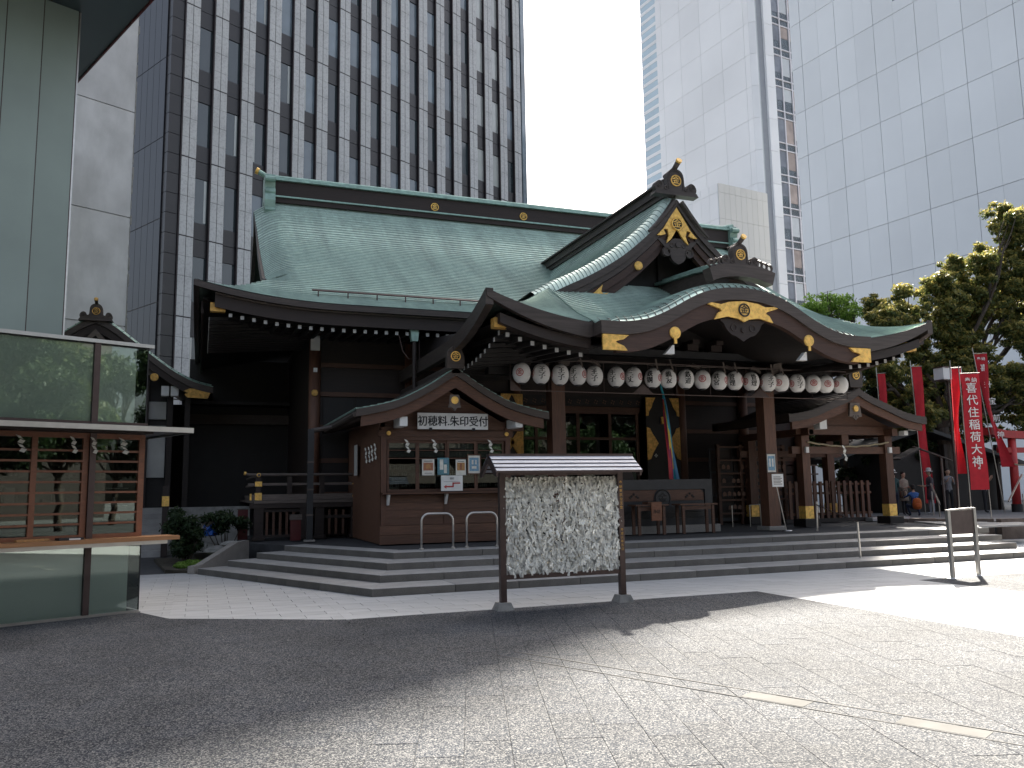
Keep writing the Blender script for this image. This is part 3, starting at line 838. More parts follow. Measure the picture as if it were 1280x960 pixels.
# small ridge of the gable and its crest
b = MB(); b.box(CX-.17, CX+.17, 4.25, 12.6, 8.9, 9.26); b.build('gable_ridge', 'edge', hall)
b = MB(); b.box(CX-.25, CX+.25, 4.22, 12.6, 9.262, 9.31); b.tube([(CX, 4.2, 9.38), (CX, 12.6, 9.38)], .085, 8); b.box(CX-.23, CX+.23, 4.3, 12.6, 9.02, 9.05); b.build('gable_ridge_cap', 'edge', hall)
ridge_crest(hall, CX-.05, 3.92, 8.90, .56)
b = MB()
for sx in (-1, 1):   # trailing fins below the crest
    p = [(CX+sx*u, 3.96, G(W-u)-.24+.10) for u in (.10, .35, .6, .85)]
    b.tube(p, [.07, .065, .055, .04], 6)
b.build('crest_fins', 'edge', hall)

# ---- undulating front: edge band, board, gilding
uk = np.linspace(-3.45, 3.45, 90); kt = [(CX+u, KF(abs(u))) for u in uk]
b = MB(); b.slab(*band(kt, .03, -.24), 1.52, 1.95); b.build('porch_edge', 'edge', hall)
b = MB()
def kb(u): return -.62-.0*abs(u)
ub = np.linspace(-3.1, 3.1, 80)
b.slab([(CX+u, KF(abs(u))-.235) for u in ub], [(CX+u, KF(abs(u))-(.60 if abs(u) < 1.2 else .60-.0)) for u in ub], 1.58, 1.72)
b.build('undulating_board', 'redbrown', hall)
# straight outer eaves
for sx in (-1, 1):
    ue = np.linspace(3.45, W, 30); pts = [(CX+sx*u, zskirt(u, WY)) for u in ue]
    if sx < 0: pts = pts[::-1]
    b = MB(); b.slab([(a, z+.02) for a, z in pts], [(a, z-.30+.17*max(0, (abs(a-CX)-3.45)/2.3)**2) for a, z in pts], WY-.02, WY+.12)
    pts3 = [p for p in pts if abs(p[0]-CX) < W-.25]
    b2 = MB(); b2.slab(*band(pts3, -.30, -.50), WY+.12, WY+.4); b2.build('eave_board', 'darkbrown', hall)
    yy = np.linspace(WY, 9.4, 30); pl = [(Y, G(0)+.60*max(0, 1-(Y-WY)/3.1)**2.1) for Y in yy]
    x0 = CX+sx*W
    b.slab(*band(pl, .03, -.30), min(x0+sx*.02, x0-sx*.14), max(x0+sx*.02, x0-sx*.14), ax='y'); b.build('porch_eave', 'edge', hall)
# soffit under the porch
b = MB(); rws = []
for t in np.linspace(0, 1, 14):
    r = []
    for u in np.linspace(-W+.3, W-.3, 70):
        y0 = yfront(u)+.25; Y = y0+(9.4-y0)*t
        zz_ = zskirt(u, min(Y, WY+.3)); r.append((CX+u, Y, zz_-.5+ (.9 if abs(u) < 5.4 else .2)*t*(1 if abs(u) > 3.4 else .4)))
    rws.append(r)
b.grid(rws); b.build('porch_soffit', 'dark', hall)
rafters(hall, [(CX-u, WY+.42, zskirt(u, WY)-.55) for u in np.arange(3.55, 5.3, .27)])
rafters(hall, [(CX+u, WY+.42, zskirt(u, WY)-.55) for u in np.arange(3.55, 5.3, .27)])
rafters(hall, [(CX-W+.45, y, 4.47+.60*max(0, 1-(y-WY)/3.1)**2.1) for y in np.arange(2.5, 7.6, .3)], rz=-math.pi/2)
for sx in (-1, 1):
    b = MB(); x = CX+sx*(W-.42); b.box(x-.17, x+.17, WY+.28, WY+.5, 4.86, 5.06); b.build('hip_beam_cap', 'golddull' if sx < 0 else 'gold', hall)
GP = [(-.92, .16), (-.62, .13), (-.40, .2), (0, .24), (.40, .2), (.62, .13), (.92, .16), (.98, .12), (.80, .06), (.66, .02), (.62, -.03), (.72, -.08), (.82, -.24), (.45, -.15), (.15, -.19), (0, -.26), (-.15, -.19), (-.45, -.15), (-.82, -.24), (-.72, -.08), (-.62, -.03), (-.66, .02), (-.80, .06), (-.98, .12)]
b = MB(); b.plate(spread(GP, CX, 5.38, .92), 1.53, 1.575); gp = b.build('gilded_plate', 'gold', hall)
crest_mark(gp, CX, 1.525, 5.40, .15, 'black', back='gold')
PE2 = [(0, .22), (.5, .24), (.66, .2), (.56, .12), (.5, .0), (.36, -.14), (.2, -.2), (0, -.32)]
PE2 = smooth_poly(PE2, 3); PE2 = PE2+[(-a, b_) for a, b_ in PE2[::-1][1:-1]]
b = MB(); b.plate(spread(PE2, CX, 5.0, .86), 1.60, 1.68)
for sx in (-1, 1): ring(b, CX+sx*.24, 1.6, 5.02, .07, .018, 10)
disk(b, CX, 1.6, 4.97, .06, .03, 10); b.build('porch_pendant', 'darkbrown', hall)
SW = [(0, .15), (.62, .15), (.50, .06), (.36, .03), (.30, .0), (.36, -.03), (.50, -.08), (.58, -.17), (0, -.17)]
for sx in (-1, 1):
    x = CX+sx*3.42
    b = MB(); pl = [(x-sx*a*.95, 4.56+b_) for a, b_ in SW]; b.plate(pl if sx > 0 else pl[::-1], 1.53, 1.58); b.build('gilded_plate', 'gold', hall)
    b = MB(); disk(b, CX+sx*1.72, 1.585, KF(1.72)-.52, .13, .04); b.plate([(CX+sx*1.72-.03, KF(1.72)-.75), (CX+sx*1.72+.03, KF(1.72)-.75), (CX+sx*1.72+.03, KF(1.72)-.6), (CX+sx*1.72-.03, KF(1.72)-.6)], 1.55, 1.58); b.build('gilded_boss', 'gold', hall)
    b = MB(); b.plate([(CX+sx*1.72-.12, KF(1.72)-.93), (CX+sx*1.72+.1, KF(1.72)-.93), (CX+sx*1.72+.1, KF(1.72)-.74), (CX+sx*1.72+.06, KF(1.72)-.74)], 1.78, 1.9); b.build('bracket_end', 'white', hall)
# crest and low ridge behind it
b = MB()
cv = smooth_poly([(-.86, .02), (-.5, .12), (0, .16), (.5, .12), (.86, .02)], 5)
b.slab([(CX+.1+a, 6.30+z) for a, z in cv], [(CX+.1+a*.9, 6.02+z) for a, z in cv], 1.62, 1.9); b.build('crest_base', 'edge', hall)
ridge_crest(hall, CX+.08, 1.66, 6.44, .46)
b = MB()
for sx in (-1, 1):
    for k in range(3):
        ring(b, CX+.08+sx*(.5+.13*k), 1.68, 6.50-.035*k, .075, .03, 10)
b.build('crest_scrolls', 'edge', hall)
b = MB()
b.slab([(1.9, 6.42), (3.2, 6.62), (5.0, 6.75)], [(1.9, 6.1), (3.2, 6.15), (5.0, 6.2)], CX-.07, CX+.23, ax='y'); b.build('porch_ridge', 'edge', hall)
b = MB(); b.slab([(1.8, 6.50), (3.2, 6.70), (5.0, 6.83)], [(1.8, 6.43), (3.2, 6.63), (5.0, 6.76)], CX-.16, CX+.32, ax='y'); b.tube([(CX+.08, 1.7, 6.55), (CX+.08, 3.2, 6.75), (CX+.08, 5.0, 6.88)], .07, 8)
b.build('porch_ridge_cap', 'copper_plain', hall)

# ------------------------------------------------------------------ porch structure
PXL, PXR, PY = 5.32, 11.33, 4.7
for x, h in ((PXL, 4.5), (PXR, 4.5)):
    b = MB(); b.bev(x-.17, x+.17, PY, PY+.34, .56, h, .01); p = b.build('porch_post', 'woodv', hall)
    MB().bev(x-.26, x+.26, PY-.09, PY+.43, .5, .6, .02).build('post_stone', 'granite', p)
b = MB(); b.box(4.15, 14.2, 4.62, 4.82, 4.85, 5.03); b.build('upper_beam', 'slate', hall)
b = MB(); b.box(3.6, 13.4, 4.75, 5.0, 4.30, 4.62); b.build('porch_beam', 'dark', hall)
b = MB(); b.box(3.7, 13.9, 5.2, 5.4, 4.62, 5.4); b.build('porch_upper_wall', 'dark', hall)
# bracket blocks with pale noses
for i, x in enumerate([4.6, 5.32, 6.6, 7.3, 9.0, 9.7, 11.33, 12.4]):
    b = MB(); b.box(x-.16, x+.16, 4.55, 4.9, 5.05, 5.2); b.box(x-.1, x+.1, 4.4, 4.9, 5.2, 5.3); b.build('bracket', 'darkbrown', hall)
for x in (5.32, 11.33):
    b = MB(); b.plate([(x-.17, 4.48), (x+.14, 4.50), (x+.20, 4.80), (x-.06, 4.76)], 4.34, 4.62); b.plate([(x-.22, 4.28), (x+.05, 4.28), (x+.08, 4.47), (x-.16, 4.45)], 4.36, 4.6); b.build('carved_nosing', 'greywood', hall)
for x in (4.3, 4.75, 6.1, 8.9, 9.9, 10.7):
    b = MB(); b.tube([(x, 4.5, 4.66), (x+.1, 4.42, 4.60), (x+.2, 4.4, 4.5)], [.06, .05, .03], 6); b.build('beam_nose', 'greywood', hall)

# hall body: walls, posts, doors
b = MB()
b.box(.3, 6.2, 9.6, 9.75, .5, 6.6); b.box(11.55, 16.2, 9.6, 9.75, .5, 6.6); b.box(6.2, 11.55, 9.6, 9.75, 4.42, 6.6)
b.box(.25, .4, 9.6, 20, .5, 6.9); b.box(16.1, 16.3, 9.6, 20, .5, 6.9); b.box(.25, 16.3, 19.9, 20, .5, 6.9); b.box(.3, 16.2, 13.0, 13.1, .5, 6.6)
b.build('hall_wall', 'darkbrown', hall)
b = MB(); b.box(.3, 16.2, 9.7, 20, 1.3, 1.42); b.box(.3, 16.2, 9.7, 20, 4.9, 5.0); b.build('hall_floor', 'dark', hall)
for x in (.26, 2.9, 6.05, 10.3 if False else 11.66, 14.0, 16.2):
    b = MB(); b.tube([(x, 9.5, .52), (x, 9.5, 6.1)], .16, 14); b.build('hall_post', 'woodv', hall, smooth=True)
for z in (1.6, 2.5, 3.4, 4.3, 5.1):
    for xa, xb in ((.42, 6.0), (11.8, 16.1)): MB().box(xa, xb, 9.54, 9.62, z-.06, z+.06).build('wall_rail', 'wood', hall)
for z, m_ in ((4.3, 'golddull'),):
    b = MB(); disk(b, .24, 9.32, z, .09, .04); b.build('gilded_boss', m_, hall)
MB().box(.12, .36, 9.28, 9.34, 5.45, 5.85).build('post_cap', 'white', hall)
MB().box(.2, .3, 9.28, 9.34, 4.86, 4.97).build('nail_cover', 'white', hall)
# panelled wall left of the porch
for i, x0 in enumerate(np.arange(.5, 5.8, .9)):
    b = MB(); b.box(x0, x0+.84, 9.56, 9.6, 1.5, 4.2); b.build('wall_panel', 'dark', hall)
# glass doors in the middle bay
b = MB()
for x in (6.3, 6.75, 7.32, 8.12, 9.2, 10.15): b.box(x-.05, x+.05, 9.62, 9.7, 1.42, 4.0)
for z in (3.95, 3.15, 2.4, 1.5): b.box(6.2, 10.2, 9.63, 9.69, z-.04, z+.04)
b.box(6.2, 10.25, 9.6, 9.72, 3.96, 4.12)
b.build('door_frame', 'wood', hall)
for xa, xb in ((6.35, 6.7), (6.8, 7.27), (7.37, 8.07), (8.17, 9.15), (9.25, 10.1)):
    for za, zb in ((1.54, 2.36), (2.44, 3.11), (3.19, 3.91)):
        MB().box(xa, xb, 9.655, 9.665, za, zb).build('pane', 'glass_window', hall)
# lattice transom with small gilt flowers
b = MB(); b.box(6.2, 10.3, 9.58, 9.62, 4.14, 4.44); tr = b.build('transom', 'dark', hall)
b = MB()
for i in range(14):
    x = 6.4+i*.29
    for k in range(4):
        t = k*math.pi/2+.4; b.lathe((x+.05*math.cos(t), 9.575, 4.27+.05*math.sin(t)), [(.026, 0), (.02, .012)], 6, 0, 'y')
b.build('transom_flowers', 'woodx', tr)
# open door leaves with gilded corner fittings
for x0, x1 in ((5.55, 6.22), (10.32, 11.5)):
    b = MB(); b.box(x0, x1, 9.36, 9.44, 1.42, 4.44); d = b.build('door_leaf', 'dark', hall)
    for (cx_, dx) in ((x0, 1), (x1, -1)):
        pc = [(cx_, 4.42), (cx_+dx*.34, 4.42), (cx_+dx*.26, 4.28), (cx_+dx*.20, 4.12), (cx_+dx*.10, 3.98), (cx_+dx*.08, 3.86), (cx_, 3.84)]
        b = MB(); b.plate(pc if dx > 0 else pc[::-1], 9.335, 9.358); b.build('corner_fitting', 'golddull', d)
        pc = [(cx_, 3.5), (cx_+dx*.12, 3.46), (cx_+dx*.2, 3.3), (cx_+dx*.30, 3.16), (cx_+dx*.40, 3.0), (cx_+dx*.30, 2.85), (cx_+dx*.2, 2.7), (cx_+dx*.12, 2.52), (cx_, 2.48)]
        b = MB(); b.plate(pc if dx > 0 else pc[::-1], 9.335, 9.358); b.build('side_fitting', 'golddull', d)
    if x0 > 9:
        b = MB(); b.box(10.84, 11.0, 9.3, 9.36, 3.6, 3.82); b.lathe((10.92, 9.33, 3.6), [(.09, 0), (.1, .1), (.05, .16)], 10); b.build('lock', 'gold', d)
        b = MB()
        for k in range(4):
            t = k*math.pi/2; disk(b, 10.62+.035*math.cos(t), 9.35, 2.62+.035*math.sin(t), .022, .01, 8)
        b.build('door_pull', 'white', d)
# interior right: screens, shelf and low roofs in the dark
b = MB(); b.box(11.9, 13.5, 8.4, 8.44, .6, 2.8); sct = b.build('folding_screen', 'slate', hall)
for i in range(2):
    for j in range(3):
        MB().box(11.96+i*.78, 12.68+i*.78, 8.37, 8.40, .7+j*.7, 1.34+j*.7).build('screen_panel', 'darkbrown', sct)
MB().box(13.52, 13.56, 8.3, 8.36, .6, 3.0).build('screen_edge', 'greywood', hall)
# veranda with railing at the left of the hall
ver = 'veranda'
b = MB(); b.box(-1.3, 6.0, 8.4, 9.6, 1.40, 1.47); b.box(-1.3, .3, 9.6, 20, 1.40, 1.47)
vb = b.build('veranda_floor', 'greywood', hall)
b = MB(); b.box(-1.4, 6.0, 8.42, 8.56, 1.28, 1.40); b.build('veranda_beam', 'darkbrown', hall)
for x in (-1.18, -.08, .30, 1.2, 2.4):
    b = MB(); b.bev(x-.11, x+.11, 8.44, 8.66, .56, 1.3, .01); b.bev(x-.15, x+.15, 8.40, 8.70, .5, .58, .01); b.build('veranda_post', 'darkbrown', hall)
for x in (-.98, -.82, -.66, -.50, -.34, .55, .72, .9): 
    MB().box(x-.03, x+.03, 8.5, 8.54, .6, 1.22).build('slat', 'wood', hall)
b = MB(); b.box(-1.07, -.19, 8.49, 8.55, 1.18, 1.26); b.box(-1.07, -.19, 8.49, 8.55, .56, .62); b.box(.4, 1.1, 8.49, 8.55, 1.0, 1.08); b.build('slat_rail', 'darkbrown', hall)
b = MB(); b.tube([(-1.52, 8.5, 2.14), (-1.42, 8.5, 2.11), (5.5, 8.5, 2.09)], .035, 8); b.tube([(-1.2, 8.4, 2.1), (-1.2, 14, 2.1)], .035, 8); b.build('top_rail', 'greywood', hall)
b = MB(); b.box(-1.45, 5.5, 8.47, 8.53, 1.84, 1.90); b.box(-1.36, 5.5, 8.46, 8.56, 1.48, 1.62); b.box(-1.24, -1.16, 8.5, 14, 1.84, 1.9); b.box(-1.26, -1.14, 8.5, 14, 1.48, 1.6); b.build('lower_rail', 'greywood', hall)
for x in (-1.2, -.45, .35, 1.2, 2.2):
    b = MB(); b.box(x-.06, x+.06, 8.45, 8.57, 1.62, 2.06); b.build('railing_post', 'darkbrown', hall)
b = MB(); b.tube([(-1.55, 8.5, 2.15), (-1.50, 8.5, 2.14)], .045, 8); disk(b, -1.2, 8.44, 2.1, .05, .03); b.box(-1.28, -1.12, 8.43, 8.59, 1.82, 1.94); b.box(-1.28, -1.12, 8.43, 8.59, 1.48, 1.66); b.box(-1.40, -1.36, 8.44, 8.57, 1.48, 1.64); b.build('railing_fitting', 'gold', hall)
for x in (1.2,):
    b = MB(); disk(b, x-.05, 8.42, 1.86, .035, .03); disk(b, x-.05, 8.42, 1.55, .035, .03); b.build('railing_fitting', 'golddull', hall)
# copper rainwater heads and pipes
b = MB(); b.plate([(2.36, 5.86), (2.60, 5.86), (2.56, 5.45), (2.40, 5.45)], 7.25, 7.42); hd = b.build('rain_head', 'copper_plain', hall)
b = MB(); b.tube([(2.48, 7.33, 5.45), (2.48, 7.33, 3.6)], .055, 8); b.build('rain_pipe', 'darkbrown', hall)
b = MB(); b.tube([(2.1, 7.4, 5.6), (2.2, 7.4, 5.2), (2.34, 7.36, 5.0), (2.62, 7.36, 5.0), (2.62, 7.36, 5.5)], .012, 5); b.build('pipe_bracket', 'steeldark', hall)
# ------------------------------------------------------------------ ticket booth
bo = thing('ticket_booth', (2.6, 6, .5), 'brown timber booth with a small gabled roof, sliding windows and a white sign', 'booth')
BX0, BX1, BY = 1.13, 4.15, 4.87
def small_gable_roof(root, cx, hw, y0, y1, prof, th=.16, bd=.26, cop='copper_plain', plates=True, bm='wood', em='edge', mirror=1.0):
    """concave gable roof with its ridge along Y; prof(u) height of the top edge for u in 0..hw"""
    N = 15
    for sx in (-1, 1):
        us_ = np.linspace(hw, 0.0, N)
        for k in range(N-1):
            a, b_ = us_[k], us_[k+1]
            zt = prof(a); zb = prof(b_)
            bb = MB(); L_ = .9
            bb.add([(cx+sx*a, y0+.03, zt+.03), (cx+sx*a, y1, zt+.03), (cx+sx*b_, y1, zb+.01), (cx+sx*b_, y0+.03, zb+.01),
                    (cx+sx*a, y0+.03, zt-.02), (cx+sx*a, y1, zt-.02), (cx+sx*b_, y1, zb-.03), (cx+sx*b_, y0+.03, zb-.03)],
                   [(0, 1, 2, 3), (7, 6, 5, 4), (0, 4, 5, 1), (1, 5, 6, 2), (2, 6, 7, 3), (3, 7, 4, 0)])
            # standing seams
            bb.build('roof_course', cop, root)
    us_ = np.concatenate([np.linspace(-hw, 0, 20), np.linspace(0, hw, 20)[1:]])
    top = [(cx+u, prof(abs(u))) for u in us_]
    b = MB(); b.slab(*band(top, .0, -th), y0, y0+.3); b.slab(*band(top, -.03, -th), y1-.3, y1)
    for sx in (-1, 1):
        x = cx+sx*hw; b.box(min(x, x-sx*.25), max(x, x-sx*.25), y0+.3, y1, prof(hw)-th, prof(hw)-.01)
    b.build('roof_edge', em, root)
    t2 = [p for p in top if abs(p[0]-cx) < hw-.05]
    b = MB(); b.slab([(a, z-th-.002) for a, z in t2], [(a, z-th-bd+.04*min(1, abs(a-cx)/hw)) for a, z in t2], y0+.06, y0+.14); b.build('bargeboard', bm, root)
    b = MB(); rws = [[(cx+u, y, prof(abs(u))-th-.02) for u in us_] for y in (y0+.1, y1-.05)]; b.grid(rws); b.build('roof_underside', 'darkbrown', root)
    return top
BP = Cubic([(0, 4.31), (.25, 4.16), (.6, 3.93), (1.2, 3.62), (1.7, 3.47), (2.2, 3.37), (2.4, 3.36)])
small_gable_roof(bo, 2.66, 2.2, 4.2, 9.3, BP)
# seams of the copper sheets
b = MB()
for sx in (-1, 1):
    for y in np.arange(4.5, 9.2, .42):
        pts = [(2.66+sx*u, y, BP(u)+.035) for u in np.linspace(2.2, .1, 12)]
        for p, q in zip(pts[:-1], pts[1:]): b.bar(p, q, .012, .02)
tag(b.build('roof_seams', 'edge', bo), kind='stuff')
b = MB(); b.tube([(2.66, 4.2, 4.37), (2.66, 9.3, 4.37)], .09, 8); b.box(2.56, 2.76, 4.2, 9.3, 4.2, 4.36); b.build('ridge', 'edge', bo)
b = MB(); b.plate(smooth_poly([(2.42, 4.30), (2.42, 4.55), (2.48, 4.72), (2.62, 4.80), (2.76, 4.72), (2.82, 4.55), (2.82, 4.30)], 2), 4.12, 4.24); oc = b.build('ridge_crest', 'edge', bo)
crest_mark(oc, 2.62, 4.11, 4.56, .115, 'gold')
# walls
b = MB(); b.box(BX0, BX0+.1, BY+.05, 9.2, .5, 3.25); b.box(BX1-.1, BX1, BY+.05, 9.2, .5, 3.25); b.box(BX0, BX1, 9.1, 9.2, .5, 3.25)
b.plate([(BX0, 2.98), (BX1, 2.98), (BX1, 3.1), (2.66, 3.9), (BX0, 3.1)], BY+.06, BY+.10)
b.build('booth_wall', 'woodx', bo)
for z0, z1 in ((.50, .70), (.70, .90)):
    MB().box(BX0-.03, BX1+.03, BY-.03, BY+.06, z0+.003, z1-.004).build('base_plank', 'woodx', bo)
for i, (xa, xb) in enumerate(((1.25, 2.56), (2.66, 4.05))):
    for j in range(4):
        z0 = .90+j*.165; MB().box(xa, xb, BY+.02, BY+.06, z0+.003, z0+.162).build('wall_plank', 'woodx', bo)
for x in (BX0+.06, 2.61, BX1-.06):
    MB().box(x-.06, x+.06, BY-.0, BY+.10, .9, 1.58 if x == 2.61 else 3.05).build('booth_post', 'woodv', bo)
MB().box(BX0-.06, BX1+.06, BY-.02, BY+.10, 2.84, 2.98).build('lintel', 'wood', bo)
MB().box(BX0+.12, BX1-.12, BY+.0, BY+.09, 2.76, 2.838).build('window_head', 'wood', bo)
b = MB(); b.box(BX0+.0, BX1-.0, BY-.22, BY+.08, 1.575, 1.61); b.build('counter_shelf', 'wood', bo)
for x in (1.28, 2.58, 3.9):
    b = MB(); b.plate([(BY-.18, 1.57), (BY-.0, 1.57), (BY-.0, 1.34), (BY-.04, 1.34)], x-.025, x+.025, ax='y'); b.build('shelf_bracket', 'white', bo)
for x in (BX0+.16, BX1-.1):
    b = MB(); disk(b, x, BY-.03, 2.91, .05, .02, 14); b.build('gilded_boss', 'gold', bo)
# sliding windows: four sashes, each with rails, panes and lattice
ws = np.linspace(BX0+.14, BX1-.14, 5)
for i in range(4):
    xa, xb = ws[i], ws[i+1]; yy = BY+.03+(.03 if i % 2 else 0)
    b = MB(); b.box(xa, xa+.045, yy, yy+.03, 1.62, 2.76); b.box(xb-.045, xb, yy, yy+.03, 1.62, 2.76); b.box(xa+.045, xb-.045, yy, yy+.03, 1.62, 1.68); b.box(xa+.045, xb-.045, yy, yy+.03, 2.70, 2.76)
    for z in (2.54, 2.36): b.box(xa+.045, xb-.045, yy+.003, yy+.027, z-.01, z+.01)
    s_ = b.build('window_sash', 'wood', bo)
    for j, (z0, z1) in enumerate(((1.68, 2.35), (2.37, 2.53), (2.55, 2.70))):
        MB().box(xa+.045, xb-.045, yy+.012, yy+.018, z0, z1).build('pane', 'glass_window', s_)
    b = MB()
    for z0 in (2.39, 2.56): b.box(xa+.06, xb-.06, yy+.05, yy+.055, z0, z0+.13)
    b.build('blind', 'plaster', s_)
# dim interior: back wall, shelves, rows of small charms
b = MB(); b.box(BX0+.1, BX1-.1, 6.2, 6.25, .5, 3.2); b.box(BX0+.1, BX1-.1, 5.0, 6.2, 1.5, 1.56); b.build('booth_interior', 'greywood', bo)
b = MB()
for z in (1.72, 1.98, 2.12):
    for x in np.arange(BX0+.25, BX1-.2, .045):
        if rng.random() < .75: b.box(x, x+.02, 5.12, 5.15, z, z+.05+.05*rng.random())
b.build('charms', 'plaster', bo)
b = MB()
for z in (1.70, 1.96, 2.10): b.box(BX0+.2, BX1-.2, 5.1, 5.2, z-.02, z)
b.build('charm_shelf', 'woodx', bo)
# gable pendant with gilt flower
b = MB(); b.plate([(2.52, 3.72), (2.72, 3.72), (2.74, 3.52), (2.76, 3.44), (2.68, 3.44), (2.62, 3.36), (2.56, 3.44), (2.48, 3.44), (2.50, 3.52)], 4.20, 4.25); gp2 = b.build('gable_pendant', 'greywood', bo)
b = MB()
for k in range(6):
    t = k*math.pi/3; disk(b, 2.62+.05*math.cos(t), 4.195, 3.6+.05*math.sin(t), .032, .012, 8)
disk(b, 2.62, 4.20, 3.6, .085, .012, 16); b.build('gilt_flower', 'gold', gp2)
for x in (1.5, 4.16):
    MB().box(x-.085, x+.085, 4.3, 4.9, 3.03, 3.23).build('purlin_end', 'white', bo)
b = MB(); b.box(1.1, 4.5, 4.92, 5.1, 3.0, 3.2); b.build('gable_beam', 'woodx', bo)
# gutter and downpipe at the left
b = MB(); b.tube([(.46, 4.25, 3.26), (.43, 7.1, 3.22)], .06, 8); b.tube([(.43, 7.1, 3.22), (-.09, 7.2, 3.12)], .06, 8); b.build('gutter', 'edge', bo)
b = MB(); b.box(-.17, -.03, 7.13, 7.27, .53, 3.16); b.build('downpipe', 'slate', bo)
for z in (1.1, 1.7, 2.35): MB().box(-.18, -.02, 7.12, 7.28, z, z+.035).build('pipe_clip', 'greywood', bo)
MB().box(-.22, .02, 7.08, 7.32, .5, .54).build('pipe_base', 'granite', bo)
# sign
sg = tag(MB().box(1.91, 3.55, 4.70, 4.74, 3.0, 3.36).build('booth_sign', 'white'), 'white board with black brush lettering above the booth windows', 'sign')
for k_, (dx, dz) in enumerate(((0, 0), (.005, .003), (-.005, -.002))): text('初穂料.朱印受付', .245, 'black', 'lettering', sg, facing((2.73+dx, 4.695-.0006*k_, 3.165+dz)), .002, sx=.93, bold=0)
for x in (2.2, 3.2): MB().box(x-.03, x+.03, 4.66, 4.75, 2.97, 3.03).build('sign_clip', 'black', sg)
# posters taped to the panes
def poster(x0, x1, z0, z1, y, m, label, items, name='poster', frame=None):
    p = tag(MB().box(x0, x1, y, y+.006, z0, z1).build(name, m), label, 'poster')
    if frame:
        b = MB(); t = .025
        b.box(x0-t, x0, y-.01, y+.01, z0-t, z1+t); b.box(x1, x1+t, y-.01, y+.01, z0-t, z1+t); b.box(x0, x1, y-.01, y+.01, z0-t, z0); b.box(x0, x1, y-.01, y+.01, z1, z1+t); b.build('picture_frame', frame, p)
    for k, (a0, a1, b0, b1, mm) in enumerate(items):
        MB().box(x0+(x1-x0)*a0, x0+(x1-x0)*a1, y-.0012*(k+1), y, z0+(z1-z0)*b0, z0+(z1-z0)*b1).build('print', mm, p)
    return p
M['p_brown'] = mat('print_brown', (.32, .13, .07), .6, 0, .2, 30); M['p_blue'] = mat('print_blue', (.16, .30, .42), .5, 0, .2, 30)
M['p_teal'] = mat('print_teal', (.08, .2, .24), .5, 0, .2, 30); M['p_amber'] = mat('print_amber', (.42, .22, .08), .6, 0, .2, 30)
poster(2.05, 2.33, 1.98, 2.34, BY-.0, 'paper', 'white notice with a brown square print, leftmost on the booth windows', [(.1, .9, .3, .78, 'p_brown'), (.3, .7, .42, .68, 'p_amber'), (.15, .85, .86, .9, 'black'), (.2, .8, .12, .15, 'greywood')])
poster(2.40, 2.67, 1.99, 2.37, BY-.015, 'p_teal', 'dark teal photo poster between the two white booth notices', [(.2, .5, .3, .9, 'paper'), (.55, .8, .1, .6, 'paper'), (.6, .85, .7, .9, 'p_blue')])
poster(2.83, 3.07, 1.98, 2.33, BY-.0, 'paper', 'white notice with an amber upright print beside the framed poster', [(.12, .88, .3, .8, 'p_amber'), (.4, .6, .34, .76, 'p_brown'), (.2, .8, .87, .9, 'black')])
poster(3.12, 3.40, 2.02, 2.42, BY-.01, 'paper', 'brown framed poster with a blue print on the booth window', [(.1, .9, .12, .88, 'p_blue'), (.3, .45, .5, .75, 'paper'), (.3, .7, .25, .4, 'paper'), (.6, .72, .5, .75, 'paper')], frame='wood')
ar = poster(2.44, 2.94, 1.63, 1.97, BY-.16, 'white', 'white card with a stepped red arrow standing on the booth shelf', [], name='arrow_card')
b = MB(); y = BY-.163; b.plate([(2.50, 1.72), (2.56, 1.765), (2.56, 1.74), (2.70, 1.74), (2.70, 1.815), (2.88, 1.815), (2.88, 1.785), (2.73, 1.785), (2.73, 1.71), (2.56, 1.71), (2.56, 1.68)], y-.003, y); b.build('arrow', 'red', ar)
text('受付', .05, 'black', 'lettering', ar, facing((2.69, y-.001, 1.90)), .001)
MB().box(2.50, 2.88, y-.001, y, 1.835, 1.84).build('print', 'greywood', ar)
# paper streamers (zigzag)
def shide(loc, h=.42, label='', group=None, rz=0., s=1., cat='paper streamer', thick=True):
    b = MB(); wd = .06*s; x = 0; z = 0; st = h/4.2
    for k in range(4):
        dx = .022*s*(1 if k % 2 else -1)
        b.add([(x-wd/2+dx, -.003*k, z), (x+wd/2+dx, -.003*k, z-.02*s), (x+wd/2-dx*.5, -.012+.006*(k % 2), z-st), (x-wd/2-dx*.5, -.012+.006*(k % 2), z-st+.02*s)], [(0, 1, 2, 3)])
        z -= st*.93; x += .012*s
    n = len(b.v); b.v += [(p[0], p[1]+.002, p[2]) for p in b.v]; b.f += [tuple(i+n for i in f[::-1]) for f in b.f]; b.m += [0]*len(b.m)
    o = b.build('paper_streamer', 'paper'); o.location = loc; o.rotation_euler = (0, 0, rz)
    return tag(o, label, cat, group)
for i, (y, z) in enumerate(((5.25, 2.72), (5.62, 2.70), (5.95, 2.68), (6.35, 2.68))):
    shide((BX0-.06, y, z), .42, ('nearest', 'second', 'third', 'farthest')[i]+' zigzag paper streamer along the left wall of the booth', 'streamers on the booth side', rz=-R(80), s=1.5)
for i, x in enumerate((1.68, 2.30, 3.62)):
    shide((x, BY-.08, 2.78), .34, ('paper streamer over the leftmost booth window', 'paper streamer over the second booth window', 'paper streamer over the rightmost booth window')[i], 'streamers over the booth windows', s=1.1)
tag(MB().box(BX0-.09, BX0-.08, 7.35, 7.75, 2.05, 2.80).build('notice_sheet', 'plaster'), 'pale hanging notice on the dark side of the booth', 'notice')

